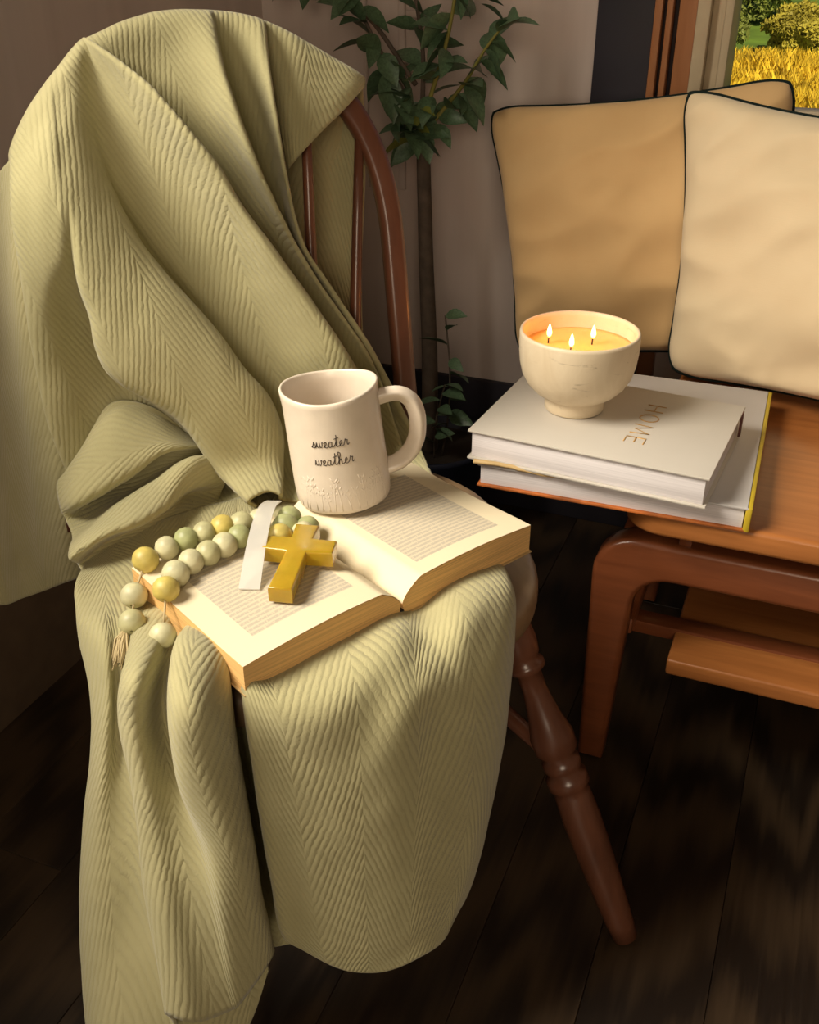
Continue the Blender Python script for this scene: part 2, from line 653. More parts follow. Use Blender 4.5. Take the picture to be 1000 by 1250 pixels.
# back wall with window_1
VX0, VX1, VZ0, VZ1 = -0.195, 1.25, 0.726, 2.0
bm = bmesh.new()
for ext in ((X0, VX0, Y1, Y1 + 0.12, 0, ZC), (VX1, X1 + 0.12, Y1, Y1 + 0.12, 0, ZC),
            (VX0, VX1, Y1, Y1 + 0.12, 0, VZ0), (VX0, VX1, Y1, Y1 + 0.12, VZ1, ZC)):
    b2 = box_bm(*ext)
    me = bpy.data.meshes.new('t'); b2.to_mesh(me); b2.free(); bm.from_mesh(me); bpy.data.meshes.remove(me)
wb = bm_obj('wall_back', bm, M['wall'])
tag(wb, 'brown grey wall with soft vertical streaks behind the plant', kind='structure')
w1 = empty('window_1', (0, Y1, VZ0))
tag(w1, 'window with cream jamb behind the cushions looking onto a yellow meadow', kind='structure')
H1 = VZ1 - VZ0
jx = -0.236
box('jamb', (jx, jx + 0.020, -0.030, 0.10, -0.02, H1), M['white_paint'], w1, 0.003)
box('jamb', (jx + 0.020, jx + 0.042, -0.012, 0.10, -0.02, H1), M['white_paint'], w1, 0.003)
box('sash_stile', (jx + 0.040, jx + 0.052, -0.020, 0.08, 0.0, H1), M['white_paint'], w1, 0.002)
box('jamb', (VX1 - 0.05, VX1 + 0.04, -0.02, 0.10, -0.02, H1), M['white_paint'], w1, 0.003)
box('window_sill', (jx, VX1 + 0.05, -0.035, 0.11, -0.03, 0.012), M['white_paint'], w1, 0.004)
box('sash_rail', (jx + 0.052, VX1 - 0.05, 0.03, 0.07, 0.012, 0.040), M['white_paint'], w1, 0.003)
box('sash_rail', (jx + 0.052, VX1 - 0.05, 0.03, 0.07, H1 - 0.05, H1), M['white_paint'], w1, 0.003)
box('window_head', (jx, VX1 + 0.04, -0.02, 0.10, H1, H1 + 0.05), M['white_paint'], w1, 0.003)
box('pane', (jx + 0.050, VX1 - 0.05, 0.048, 0.052, 0.038, H1 - 0.05), M['glass'], w1)

t1 = empty('trim_1', (0, Y1, 0))
tag(t1, 'orange wooden window casing of narrow vertical strips beside the dark panel', kind='structure')
for a, b, y, m in ((-0.300, -0.288, -0.022, 'casing_wood'), (-0.288, -0.281, -0.008, 'casing_dark'), (-0.281, -0.2715, -0.026, 'casing_wood'),
                   (-0.2715, -0.263, -0.008, 'casing_dark'), (-0.263, -0.236, -0.024, 'casing_wood')):
    box('strip', (a, b, y, 0.0, 0.26, ZC), M[m], t1, 0.002)
t2 = box('trim_2', (-0.388, -0.300, Y1 - 0.016, Y1, 0.26, ZC), M['navy_panel'], None, 0.002)
tag(t2, 'flat near-black navy panel between the brown wall and the window casing', kind='structure')
t3 = empty('trim_3', (0, Y1, 0))
tag(t3, 'thin wall moulding strips behind the plant leaves', kind='structure')
box('strip', (-0.790, -0.783, -0.008, 0, 0.60, ZC), M['wall'], t3, 0.002)
box('strip', (-0.725, -0.712, -0.010, 0, 0.60, ZC), M['wall'], t3, 0.003)
box('strip', (-0.712, -0.640, -0.006, 0, 0.880, 0.892), M['wall'], t3, 0.002)

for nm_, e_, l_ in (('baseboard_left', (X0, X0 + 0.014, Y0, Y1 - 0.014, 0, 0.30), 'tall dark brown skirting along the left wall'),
                   ('back_shade_strip', (X0, X1, Y1 - 0.014, Y1, 0, 0.26), 'tall navy-black strip standing in for shade low on the window wall')):  # navy of the back strip paints in the shade behind the chair
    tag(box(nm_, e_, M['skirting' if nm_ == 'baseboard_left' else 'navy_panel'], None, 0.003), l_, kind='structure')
wr = box('wall_right', (X1, X1 + 0.12, Y0, Y1, 0, ZC), M['room_wall'])
tag(wr, 'plain plaster wall on the right side of the room', kind='structure')
FX0, FX1, FZ0, FZ1 = 0.10, 1.40, 0.90, 2.2  # opening added to let the frontal fill light in
bm = bmesh.new()
for ext in ((X0 - 0.12, FX0, Y0 - 0.12, Y0, 0, ZC), (FX1, X1 + 0.12, Y0 - 0.12, Y0, 0, ZC),
            (FX0, FX1, Y0 - 0.12, Y0, 0, FZ0), (FX0, FX1, Y0 - 0.12, Y0, FZ1, ZC)):
    b2 = box_bm(*ext)
    me = bpy.data.meshes.new('t'); b2.to_mesh(me); b2.free(); bm.from_mesh(me); bpy.data.meshes.remove(me)
wf = bm_obj('wall_front', bm, M['room_wall'])
tag(wf, 'plain plaster wall behind the viewer', kind='structure')
w3 = empty('added_window', ((FX0 + FX1) / 2, Y0, FZ0))
tag(w3, 'added window behind the viewer for the frontal fill light', kind='structure')
fw, fh = (FX1 - FX0) / 2, FZ1 - FZ0
for nm, e in (('frame', (-fw, -fw + 0.03, -0.10, 0.012, 0, fh)), ('frame', (fw - 0.03, fw, -0.10, 0.012, 0, fh)),
              ('frame', (-fw + 0.03, fw - 0.03, -0.10, 0.012, fh - 0.03, fh)), ('sill', (-fw - 0.03, fw + 0.03, -0.10, 0.03, -0.025, 0.0))):
    box(nm, e, M['white_paint'], w3, 0.002)
ce = box('ceiling', (X0 - 0.12, X1 + 0.12, Y0 - 0.12, Y1 + 0.12, ZC, ZC + 0.1), M['ceiling'])
tag(ce, 'pale ceiling above the reading corner', kind='structure')

# ------------------------------------------------------------------ chair
CH = Vector((-0.435, 0.784, 0.0))
chair = empty('windsor_chair', CH, math.radians(45))      # local +x: viewer's right, local -y: front
tag(chair, 'reddish-brown wooden bow-back chair with turned legs, half hidden by the green blanket', 'chair')
out = []
for k in range(64):
    a = 2 * math.pi * k / 64
    c, s = math.cos(a), math.sin(a)
    ex = 2.0 / 2.6
    rx = 0.228 if s < 0.2 else 0.228 - 0.02 * (s - 0.2)
    out.append((0.008 + rx * math.copysign(abs(c) ** ex, c), 0.008 + 0.212 * math.copysign(abs(s) ** ex, s)))
bm = prism_bm(out, 0.042, 0.014, 4)
seat = bm_obj('seat', bm, M['seat_wood'], chair, True, 50)
seat.location = (0, 0, 0.408)
rec = math.radians(12)


def back(a, b, off=0.0):
    """point of the reclined chair back in chair space: a to the right, b up the back, off to the front"""
    y = 0.1895 + b * math.sin(rec) - off * math.cos(rec)
    return Vector((a, y, 0.46 + b * math.cos(rec) + off * math.sin(rec)))


bow = []
NB = 60
for k in range(NB + 1):
    q = math.pi * k / NB
    c, s = math.cos(q), math.sin(q)
    a = 0.203 * math.copysign(abs(c) ** 0.80, c)
    b = 0.235 + 0.228 * abs(s) ** 0.86
    bow.append((a, b))
bow = [(0.203, 0.02 * i - 0.03) for i in range(13)] + bow[1:-1] + [(-0.203, 0.21 - 0.02 * i) for i in range(13)]
vs, fs = tube([back(a, b, -0.008) for a, b in bow], 0.0125, 12, flat=(0.85, 1.05), up=back(0, 0, 1) - back(0, 0, 0))
mesh_obj('back_bow', vs, fs, M['chair_wood'], chair)
for i in range(7):
    a = -0.156 + i * 0.052
    top = 0.235 + 0.228 * (1 - min(1, (abs(a * 1.12) / 0.203)) ** 2.4) ** 0.40 - 0.004
    base_a = a * 0.80
    pts = [back(base_a + (a * 1.12 - base_a) * t, -0.02 + (top + 0.02) * t, -0.008) for t in (0, 0.25, 0.5, 0.75, 1)]
    vs, fs = tube(pts, [0.006, 0.0075, 0.007, 0.006, 0.005], 10)
    mesh_obj('spindle', vs, fs, M['chair_wood'], chair)

LEG = [(0, .015), (.08, .018), (.17, .021), (.205, .019), (.215, .015), (.225, .0205), (.24, .0205), (.25, .0135), (.30, .0135), (.37, .0185),
       (.42, .0245), (.455, .0240), (.473, .0165), (.485, .0215), (.503, .0215), (.514, .0175), (.528, .0235), (.552, .0235),
       (.562, .0185), (.575, .0205), (.65, .0220), (.80, .0200), (.95, .0165), (1, .0150)]
for top, foot in (((.182, -.074), (.288, -.240)), ((-.170, -.074), (-.255, -.215)), ((.135, .115), (.215, .235)), ((-.135, .115), (-.215, .235))):
    p0, p1 = Vector((*top, .43)), Vector((*foot, 0.002))
    vs, fs = lathe([(r, s) for s, r in LEG], 20)
    ax = p1 - p0
    L = ax.length
    rot = Vector((0, 0, 1)).rotation_difference(ax)
    vs = [p0 + rot @ Vector((x, y, z * L)) for x, y, z in vs]
    n = len(LEG)
    fs.append(tuple(k * n + n - 1 for k in range(20)))
    vs = [Vector((v.x, v.y, max(v.z, 0.001))) for v in vs]
    mesh_obj('leg', vs, fs, M['chair_wood'], chair)
for sx in (-1, 1):
    a, b = Vector((sx * .235, -.157, .215)), Vector((sx * .175, .178, .215))
    vs, fs = tube([a.lerp(b, t) for t in (0, .25, .5, .75, 1)], [.008, .010, .012, .010, .008], 12)
    mesh_obj('stretcher', vs, fs, M['chair_wood'], chair)
vs, fs = tube([Vector((x, .01, .215)) for x in (-.205, -.1, 0, .1, .205)], [.007, .009, .011, .009, .007], 12)
mesh_obj('stretcher', vs, fs, M['chair_wood'], chair)

# ------------------------------------------------------------------ blanket: fold lines in metres, lofted into woven sheets
BLANKET_SHEETS = {
    'back_drape': [
        [(-0.7982, 0.8873, 0.606), (-0.7911, 0.8803, 0.756), (-0.7713, 0.8605, 0.804), (-0.7558, 0.8449, 0.806), (-0.754, 0.8375, 0.784), (-0.752, 0.8302, 0.7617), (-0.7488, 0.8234, 0.7393), (-0.7446, 0.817, 0.7165), (-0.7409, 0.8114, 0.6933), (-0.7383, 0.8067, 0.6694), (-0.7356, 0.8024, 0.645), (-0.7318, 0.7977, 0.6205), (-0.7274, 0.793, 0.5957), (-0.7232, 0.7892, 0.5701), (-0.7186, 0.7861, 0.5439), (-0.713, 0.7836, 0.5171), (-0.7051, 0.7806, 0.4905), (-0.6847, 0.7652, 0.4726)],
        [(-0.8053, 0.8734, 0.612), (-0.7982, 0.8663, 0.762), (-0.7784, 0.8465, 0.81), (-0.7629, 0.8309, 0.812), (-0.7545, 0.8156, 0.7921), (-0.7469, 0.8018, 0.7721), (-0.7422, 0.7938, 0.7505), (-0.7395, 0.7898, 0.7274), (-0.7374, 0.7865, 0.7038), (-0.7359, 0.7829, 0.6797), (-0.7346, 0.7798, 0.655), (-0.7322, 0.7767, 0.63), (-0.729, 0.7738, 0.6045), (-0.7249, 0.7706, 0.5789), (-0.7196, 0.768, 0.5527), (-0.7127, 0.7669, 0.5257), (-0.7039, 0.7653, 0.4987), (-0.6839, 0.7519, 0.4797)],
        [(-0.7869, 0.8872, 0.6542), (-0.7798, 0.8801, 0.8042), (-0.76, 0.8603, 0.8522), (-0.7445, 0.8447, 0.8542), (-0.7329, 0.8266, 0.8321), (-0.7222, 0.81, 0.81), (-0.7141, 0.7983, 0.7869), (-0.7084, 0.7903, 0.7628), (-0.7067, 0.7855, 0.7372), (-0.7086, 0.7838, 0.7098), (-0.7102, 0.7841, 0.6811), (-0.7113, 0.7862, 0.6509), (-0.7099, 0.7863, 0.621), (-0.7059, 0.7842, 0.5914), (-0.7018, 0.7831, 0.5607), (-0.6975, 0.7833, 0.5287), (-0.6897, 0.7828, 0.4969), (-0.6665, 0.766, 0.476)],
        [(-0.774, 0.9047, 0.6788), (-0.7669, 0.8976, 0.8288), (-0.7471, 0.8778, 0.8768), (-0.7316, 0.8622, 0.8788), (-0.7182, 0.8414, 0.8551), (-0.706, 0.8226, 0.8315), (-0.6971, 0.8102, 0.8068), (-0.6912, 0.8018, 0.7809), (-0.688, 0.794, 0.7544), (-0.6896, 0.7911, 0.7257), (-0.7027, 0.803, 0.6903), (-0.7059, 0.8116, 0.6553), (-0.7009, 0.8146, 0.6221), (-0.6945, 0.8126, 0.59), (-0.69, 0.8076, 0.558), (-0.6825, 0.8059, 0.5244), (-0.6684, 0.8076, 0.4895), (-0.6322, 0.7836, 0.472)],
        [(-0.7676, 0.9144, 0.6899), (-0.7606, 0.9073, 0.8399), (-0.7408, 0.8875, 0.8879), (-0.7252, 0.872, 0.8899), (-0.7138, 0.8536, 0.8646), (-0.7027, 0.8359, 0.8395), (-0.693, 0.8214, 0.8141), (-0.6844, 0.8096, 0.788), (-0.6807, 0.8035, 0.7601), (-0.6824, 0.8029, 0.7297), (-0.6855, 0.811, 0.6955), (-0.689, 0.8285, 0.6566), (-0.6845, 0.8345, 0.6208), (-0.6675, 0.8414, 0.5853), (-0.635, 0.8618, 0.5454), (-0.6096, 0.8751, 0.5059), (-0.5815, 0.8688, 0.475), (-0.5156, 0.8306, 0.469)],
        [(-0.7634, 0.9207, 0.6968), (-0.7563, 0.9137, 0.8468), (-0.7365, 0.8939, 0.8948), (-0.721, 0.8783, 0.8968), (-0.7108, 0.8612, 0.8711), (-0.7008, 0.8444, 0.8456), (-0.6912, 0.8299, 0.82), (-0.6817, 0.8174, 0.7939), (-0.6743, 0.807, 0.7672), (-0.6708, 0.7982, 0.7396), (-0.6676, 0.7923, 0.7107), (-0.6615, 0.7915, 0.6799), (-0.659, 0.7873, 0.6491), (-0.6456, 0.7896, 0.6167), (-0.6012, 0.8159, 0.5786), (-0.5812, 0.8275, 0.541), (-0.5616, 0.8312, 0.5056), (-0.5104, 0.8073, 0.4904)],
        [(-0.7587, 0.9295, 0.7057), (-0.7516, 0.9225, 0.8557), (-0.7318, 0.9027, 0.9037), (-0.7163, 0.8871, 0.9057), (-0.7072, 0.8725, 0.8795), (-0.698, 0.8581, 0.8535), (-0.6879, 0.8456, 0.8272), (-0.6767, 0.8348, 0.8007), (-0.6652, 0.8262, 0.7737), (-0.6547, 0.8202, 0.7457), (-0.6432, 0.8167, 0.7168), (-0.627, 0.8159, 0.6872), (-0.6081, 0.818, 0.6563), (-0.5887, 0.8233, 0.6237), (-0.57, 0.8311, 0.5889), (-0.5523, 0.8403, 0.5522), (-0.536, 0.8513, 0.513), (-0.4981, 0.8264, 0.495)],
        [(-0.7539, 0.9364, 0.7126), (-0.7468, 0.9294, 0.8626), (-0.727, 0.9096, 0.9106), (-0.7115, 0.894, 0.9126), (-0.7047, 0.8846, 0.8849), (-0.6974, 0.8756, 0.8569), (-0.6878, 0.8682, 0.8286), (-0.6762, 0.8623, 0.7998), (-0.6615, 0.8588, 0.7705), (-0.6431, 0.8581, 0.7403), (-0.6193, 0.8628, 0.7087), (-0.5912, 0.869, 0.6764), (-0.5654, 0.873, 0.6437), (-0.5433, 0.8768, 0.6099), (-0.5186, 0.8866, 0.5731), (-0.5088, 0.8884, 0.536), (-0.5031, 0.8757, 0.5038), (-0.4829, 0.8321, 0.4903)],
        [(-0.7518, 0.9409, 0.7159), (-0.7448, 0.9339, 0.8659), (-0.725, 0.9141, 0.9139), (-0.7094, 0.8985, 0.9159), (-0.7037, 0.894, 0.8871), (-0.6979, 0.8898, 0.8577), (-0.6919, 0.8862, 0.8276), (-0.6856, 0.8833, 0.7968), (-0.6772, 0.8824, 0.765), (-0.666, 0.8837, 0.7322), (-0.6493, 0.8904, 0.6976), (-0.6277, 0.9004, 0.6614), (-0.6046, 0.9099, 0.6244), (-0.5862, 0.9152, 0.5869), (-0.5634, 0.9244, 0.5475), (-0.545, 0.9292, 0.5077), (-0.5279, 0.9083, 0.4789), (-0.4909, 0.847, 0.4758)],
        [(-0.7503, 0.9445, 0.7179), (-0.7432, 0.9374, 0.8679), (-0.7234, 0.9176, 0.9159), (-0.7079, 0.9021, 0.9179), (-0.7002, 0.9001, 0.8885), (-0.6924, 0.8983, 0.8586), (-0.6843, 0.8969, 0.8279), (-0.6758, 0.8961, 0.7964), (-0.6658, 0.8964, 0.764), (-0.6544, 0.8979, 0.7306), (-0.6349, 0.9054, 0.6955), (-0.612, 0.9153, 0.6589), (-0.589, 0.9246, 0.6213), (-0.5679, 0.9304, 0.5834), (-0.5481, 0.9374, 0.5437), (-0.5313, 0.9413, 0.5035), (-0.509, 0.9133, 0.4784), (-0.4752, 0.8495, 0.4758)],
        [(-0.7491, 0.9443, 0.7179), (-0.7421, 0.9372, 0.8679), (-0.7223, 0.9174, 0.9159), (-0.7067, 0.9018, 0.9179), (-0.681, 0.899, 0.8896), (-0.6618, 0.8997, 0.8603), (-0.6491, 0.9041, 0.8293), (-0.6348, 0.9081, 0.7977), (-0.6192, 0.912, 0.7653), (-0.6015, 0.9164, 0.732), (-0.5822, 0.9215, 0.6978), (-0.5626, 0.9268, 0.6626), (-0.5429, 0.9321, 0.6263), (-0.523, 0.9363, 0.5894), (-0.5073, 0.9407, 0.5507), (-0.4975, 0.9447, 0.5098), (-0.4793, 0.9181, 0.4838), (-0.4501, 0.8589, 0.4782)],
        [(-0.7468, 0.9427, 0.7189), (-0.7397, 0.9356, 0.8689), (-0.7199, 0.9158, 0.9169), (-0.7043, 0.9002, 0.9189), (-0.6471, 0.8904, 0.8933), (-0.6093, 0.8848, 0.8669), (-0.5826, 0.8852, 0.839), (-0.5607, 0.891, 0.8094), (-0.5458, 0.8972, 0.7784), (-0.5277, 0.9063, 0.7459), (-0.5085, 0.9164, 0.7122), (-0.489, 0.9266, 0.6773), (-0.4681, 0.9359, 0.6416), (-0.4486, 0.9453, 0.6044), (-0.4387, 0.9578, 0.5631), (-0.435, 0.9699, 0.5189), (-0.4216, 0.9466, 0.4911), (-0.3983, 0.8951, 0.4805)],
        [(-0.7477, 0.9516, 0.7188), (-0.7407, 0.9446, 0.8688), (-0.7209, 0.9248, 0.9168), (-0.7053, 0.9092, 0.9188), (-0.6772, 0.9219, 0.8891), (-0.6543, 0.933, 0.8584), (-0.6358, 0.9425, 0.8266), (-0.6167, 0.9518, 0.7938), (-0.6006, 0.9579, 0.7604), (-0.5833, 0.9651, 0.7258), (-0.5629, 0.9744, 0.6898), (-0.541, 0.9822, 0.6533), (-0.5185, 0.9902, 0.6156), (-0.4953, 0.9992, 0.5764), (-0.4761, 1.005, 0.5366), (-0.461, 1.005, 0.4971), (-0.4348, 0.9662, 0.4774), (-0.3993, 0.8973, 0.4771)],
        [(-0.7211, 0.9827, 0.7334), (-0.714, 0.9757, 0.8834), (-0.6943, 0.9559, 0.9314), (-0.6787, 0.9403, 0.9334), (-0.6644, 0.9419, 0.9031), (-0.6496, 0.9449, 0.8718), (-0.6344, 0.9505, 0.8394), (-0.6156, 0.9594, 0.8056), (-0.5955, 0.969, 0.7706), (-0.5774, 0.9761, 0.7349), (-0.5553, 0.9841, 0.6981), (-0.5332, 0.9911, 0.6605), (-0.511, 0.9979, 0.6217), (-0.4876, 1.006, 0.5813), (-0.4671, 1.012, 0.5399), (-0.4512, 1.013, 0.4987), (-0.4239, 0.973, 0.478), (-0.3885, 0.9017, 0.4771)],
        [(-0.6932, 1.007, 0.7399), (-0.6862, 1, 0.8899), (-0.6664, 0.9802, 0.9379), (-0.6508, 0.9646, 0.9399), (-0.6329, 0.96, 0.9101), (-0.6172, 0.9568, 0.8797), (-0.6041, 0.9559, 0.8483), (-0.5892, 0.9599, 0.8156), (-0.5738, 0.9666, 0.7814), (-0.5577, 0.9748, 0.7458), (-0.5389, 0.985, 0.7087), (-0.5191, 0.994, 0.6707), (-0.4978, 1.003, 0.6314), (-0.4745, 1.013, 0.5909), (-0.4566, 1.018, 0.5498), (-0.4438, 1.018, 0.5087), (-0.4218, 0.9913, 0.4805), (-0.3843, 0.922, 0.4779)],
        [(-0.6623, 1.034, 0.7405), (-0.6552, 1.027, 0.8905), (-0.6354, 1.007, 0.9385), (-0.6199, 0.9916, 0.9405), (-0.5975, 0.9658, 0.9126), (-0.5784, 0.9472, 0.8847), (-0.5637, 0.9392, 0.8554), (-0.5523, 0.9391, 0.8244), (-0.5421, 0.9452, 0.7913), (-0.5332, 0.9572, 0.7556), (-0.5268, 0.975, 0.7165), (-0.5105, 0.9872, 0.6781), (-0.4893, 0.9984, 0.639), (-0.4657, 1.01, 0.5986), (-0.448, 1.016, 0.5582), (-0.4341, 1.018, 0.517), (-0.4145, 1.002, 0.4841), (-0.3766, 0.937, 0.4793)],
        [(-0.6628, 1.046, 0.739), (-0.6558, 1.039, 0.889), (-0.636, 1.019, 0.937), (-0.6204, 1.003, 0.939), (-0.6152, 0.9975, 0.9084), (-0.6087, 0.9932, 0.8772), (-0.5997, 0.9917, 0.8452), (-0.5895, 0.9911, 0.8123), (-0.5773, 0.9924, 0.7784), (-0.5625, 0.9967, 0.7431), (-0.5477, 1.001, 0.7069), (-0.5287, 1.007, 0.6693), (-0.5063, 1.016, 0.6303), (-0.4815, 1.026, 0.5897), (-0.4611, 1.032, 0.5487), (-0.4446, 1.034, 0.5075), (-0.4196, 1.012, 0.4774), (-0.3761, 0.9408, 0.4764)],
        [(-0.6519, 1.056, 0.7378), (-0.6448, 1.049, 0.8878), (-0.625, 1.029, 0.9358), (-0.6095, 1.014, 0.9378), (-0.6025, 1.011, 0.907), (-0.5944, 1.008, 0.8754), (-0.5847, 1.008, 0.8431), (-0.5762, 1.006, 0.8101), (-0.5667, 1.005, 0.7762), (-0.5528, 1.007, 0.7411), (-0.5398, 1.008, 0.7053), (-0.5197, 1.014, 0.6681), (-0.4965, 1.023, 0.6291), (-0.4729, 1.034, 0.588), (-0.4542, 1.038, 0.5471), (-0.4384, 1.039, 0.5061), (-0.4127, 1.015, 0.4771), (-0.3693, 0.9436, 0.4764)],
        [(-0.6237, 1.07, 0.7308), (-0.6167, 1.063, 0.8808), (-0.5969, 1.043, 0.9288), (-0.5813, 1.028, 0.9308), (-0.5648, 1.006, 0.9026), (-0.5511, 0.9882, 0.8743), (-0.5421, 0.9794, 0.8447), (-0.536, 0.9755, 0.8137), (-0.5319, 0.976, 0.7811), (-0.5289, 0.9799, 0.7466), (-0.5214, 0.9871, 0.7104), (-0.5029, 0.9988, 0.6729), (-0.4826, 1.009, 0.6345), (-0.4622, 1.018, 0.5953), (-0.444, 1.024, 0.5554), (-0.4261, 1.032, 0.5138), (-0.3991, 1.017, 0.4821), (-0.3576, 0.954, 0.4778)],
        [(-0.6261, 1.081, 0.7284), (-0.619, 1.074, 0.8784), (-0.5992, 1.054, 0.9264), (-0.5836, 1.038, 0.9284), (-0.58, 1.028, 0.8979), (-0.5756, 1.02, 0.8669), (-0.5699, 1.017, 0.8348), (-0.5639, 1.013, 0.8021), (-0.5575, 1.009, 0.7687), (-0.5507, 1.006, 0.7345), (-0.54, 1.006, 0.699), (-0.5212, 1.014, 0.6613), (-0.5008, 1.022, 0.6222), (-0.4803, 1.031, 0.5819), (-0.4619, 1.037, 0.5407), (-0.443, 1.043, 0.4984), (-0.4095, 1.017, 0.4719), (-0.3602, 0.9455, 0.4731)],
    ],
    'corner_flap': [
        [(-0.6294, 1.077, 0.7309), (-0.6224, 1.07, 0.8809), (-0.6026, 1.05, 0.9289), (-0.587, 1.034, 0.9309), (-0.577, 1.032, 0.8796), (-0.566, 1.026, 0.8234), (-0.5556, 1.022, 0.7855)],
        [(-0.6217, 1.083, 0.7268), (-0.6147, 1.076, 0.8768), (-0.5949, 1.056, 0.9248), (-0.5793, 1.041, 0.9268), (-0.57, 1.035, 0.8755), (-0.5593, 1.026, 0.8196), (-0.5502, 1.024, 0.7925)],
        [(-0.6033, 1.091, 0.719), (-0.5962, 1.084, 0.869), (-0.5764, 1.064, 0.917), (-0.5609, 1.049, 0.919), (-0.5518, 1.038, 0.88), (-0.5434, 1.029, 0.8326), (-0.539, 1.025, 0.8034)],
        [(-0.5812, 1.109, 0.7033), (-0.5741, 1.101, 0.8533), (-0.5543, 1.082, 0.9013), (-0.5388, 1.066, 0.9033), (-0.5313, 1.054, 0.8751), (-0.5259, 1.048, 0.8474), (-0.523, 1.044, 0.8241)],
        [(-0.5606, 1.125, 0.688), (-0.5535, 1.118, 0.838), (-0.5337, 1.098, 0.886), (-0.5181, 1.082, 0.888), (-0.5115, 1.073, 0.8714), (-0.5082, 1.069, 0.8572), (-0.5081, 1.068, 0.8433)],
        [(-0.5467, 1.138, 0.6774), (-0.5396, 1.131, 0.8274), (-0.5198, 1.111, 0.8754), (-0.5042, 1.096, 0.8774), (-0.4997, 1.092, 0.8714), (-0.4985, 1.091, 0.8649), (-0.4993, 1.088, 0.8578)],
        [(-0.5441, 1.149, 0.6704), (-0.537, 1.142, 0.8204), (-0.5172, 1.123, 0.8684), (-0.5017, 1.107, 0.8704), (-0.4999, 1.105, 0.8674), (-0.4997, 1.104, 0.8641), (-0.5001, 1.103, 0.8609)],
    ],
    'rear_panel': [
        [(-0.5941, 1.067, 0.8995), (-0.6005, 1.08, 0.8216), (-0.5959, 1.071, 0.6844), (-0.5697, 1.072, 0.4751)],
        [(-0.5705, 1.088, 0.8902), (-0.5754, 1.103, 0.8195), (-0.5723, 1.099, 0.6797), (-0.5588, 1.088, 0.4704)],
        [(-0.5445, 1.109, 0.8741), (-0.5519, 1.132, 0.8166), (-0.5474, 1.116, 0.678), (-0.537, 1.101, 0.4684)],
        [(-0.5225, 1.122, 0.8669), (-0.5268, 1.138, 0.7992), (-0.5271, 1.123, 0.6582), (-0.5206, 1.112, 0.4727)],
        [(-0.5111, 1.125, 0.8645), (-0.516, 1.139, 0.7906), (-0.5174, 1.123, 0.6491), (-0.512, 1.113, 0.4734)],
    ],
    'side_hang': [
        [(-0.9294, 0.8906, 0.6527), (-0.9436, 0.8749, 0.5593), (-0.9428, 0.8487, 0.4385), (-0.9375, 0.8213, 0.3476), (-0.9178, 0.7919, 0.2528)],
        [(-0.9001, 0.8936, 0.7077), (-0.906, 0.8647, 0.5891), (-0.9066, 0.833, 0.4529), (-0.8989, 0.8092, 0.3631), (-0.8891, 0.7861, 0.2718)],
        [(-0.8574, 0.8761, 0.7476), (-0.8736, 0.8583, 0.6256), (-0.8798, 0.8333, 0.4798), (-0.8738, 0.8101, 0.3742), (-0.8658, 0.7901, 0.2754)],
        [(-0.8142, 0.8578, 0.7835), (-0.835, 0.8478, 0.6762), (-0.8387, 0.8199, 0.5092), (-0.8363, 0.7979, 0.3928), (-0.8306, 0.7849, 0.2979)],
        [(-0.7717, 0.8358, 0.8097), (-0.7887, 0.8201, 0.694), (-0.7937, 0.8006, 0.5308), (-0.7968, 0.7888, 0.4155), (-0.7975, 0.7832, 0.3172)],
        [(-0.7566, 0.8343, 0.8166), (-0.7524, 0.8003, 0.7039), (-0.7482, 0.7778, 0.5488), (-0.7531, 0.7709, 0.4412), (-0.7723, 0.7858, 0.3315)],
        [(-0.7466, 0.8444, 0.8171), (-0.7362, 0.8104, 0.7029), (-0.72, 0.7765, 0.5543), (-0.7198, 0.7664, 0.4541), (-0.7472, 0.788, 0.3458)],
        [(-0.7382, 0.8704, 0.8131), (-0.7237, 0.8409, 0.6956), (-0.7043, 0.8087, 0.5431), (-0.711, 0.8131, 0.4418), (-0.7305, 0.8311, 0.3425)],
    ],
    'seat_folds': [
        [(-0.7003, 0.7934, 0.5259), (-0.6762, 0.8238, 0.5706), (-0.6446, 0.8509, 0.555), (-0.6107, 0.8717, 0.5117), (-0.5847, 0.8864, 0.4891)],
        [(-0.6998, 0.7531, 0.5107), (-0.68, 0.7765, 0.5423), (-0.666, 0.8113, 0.5651), (-0.6375, 0.842, 0.5482), (-0.602, 0.8666, 0.5126)],
        [(-0.6973, 0.7382, 0.5068), (-0.6672, 0.7429, 0.5298), (-0.64, 0.7736, 0.5395), (-0.6184, 0.816, 0.5376), (-0.5942, 0.855, 0.5173)],
        [(-0.6869, 0.7254, 0.493), (-0.6517, 0.7149, 0.5088), (-0.6347, 0.7318, 0.517), (-0.6214, 0.762, 0.5218), (-0.6084, 0.8028, 0.5309), (-0.593, 0.8501, 0.5198)],
        [(-0.6697, 0.7138, 0.4763), (-0.6743, 0.7505, 0.4795), (-0.6693, 0.7764, 0.4852), (-0.6545, 0.8053, 0.494), (-0.6322, 0.8357, 0.5111), (-0.6006, 0.8607, 0.5115)],
        [(-0.6552, 0.7007, 0.4771), (-0.6551, 0.7305, 0.4784), (-0.6556, 0.7626, 0.4811), (-0.645, 0.7974, 0.4856), (-0.6261, 0.8321, 0.4998), (-0.5971, 0.8593, 0.5067)],
        [(-0.6239, 0.6617, 0.4912), (-0.6128, 0.6833, 0.5031), (-0.6058, 0.7257, 0.5081), (-0.5945, 0.7753, 0.5129), (-0.5755, 0.8181, 0.5231), (-0.5666, 0.8564, 0.5007)],
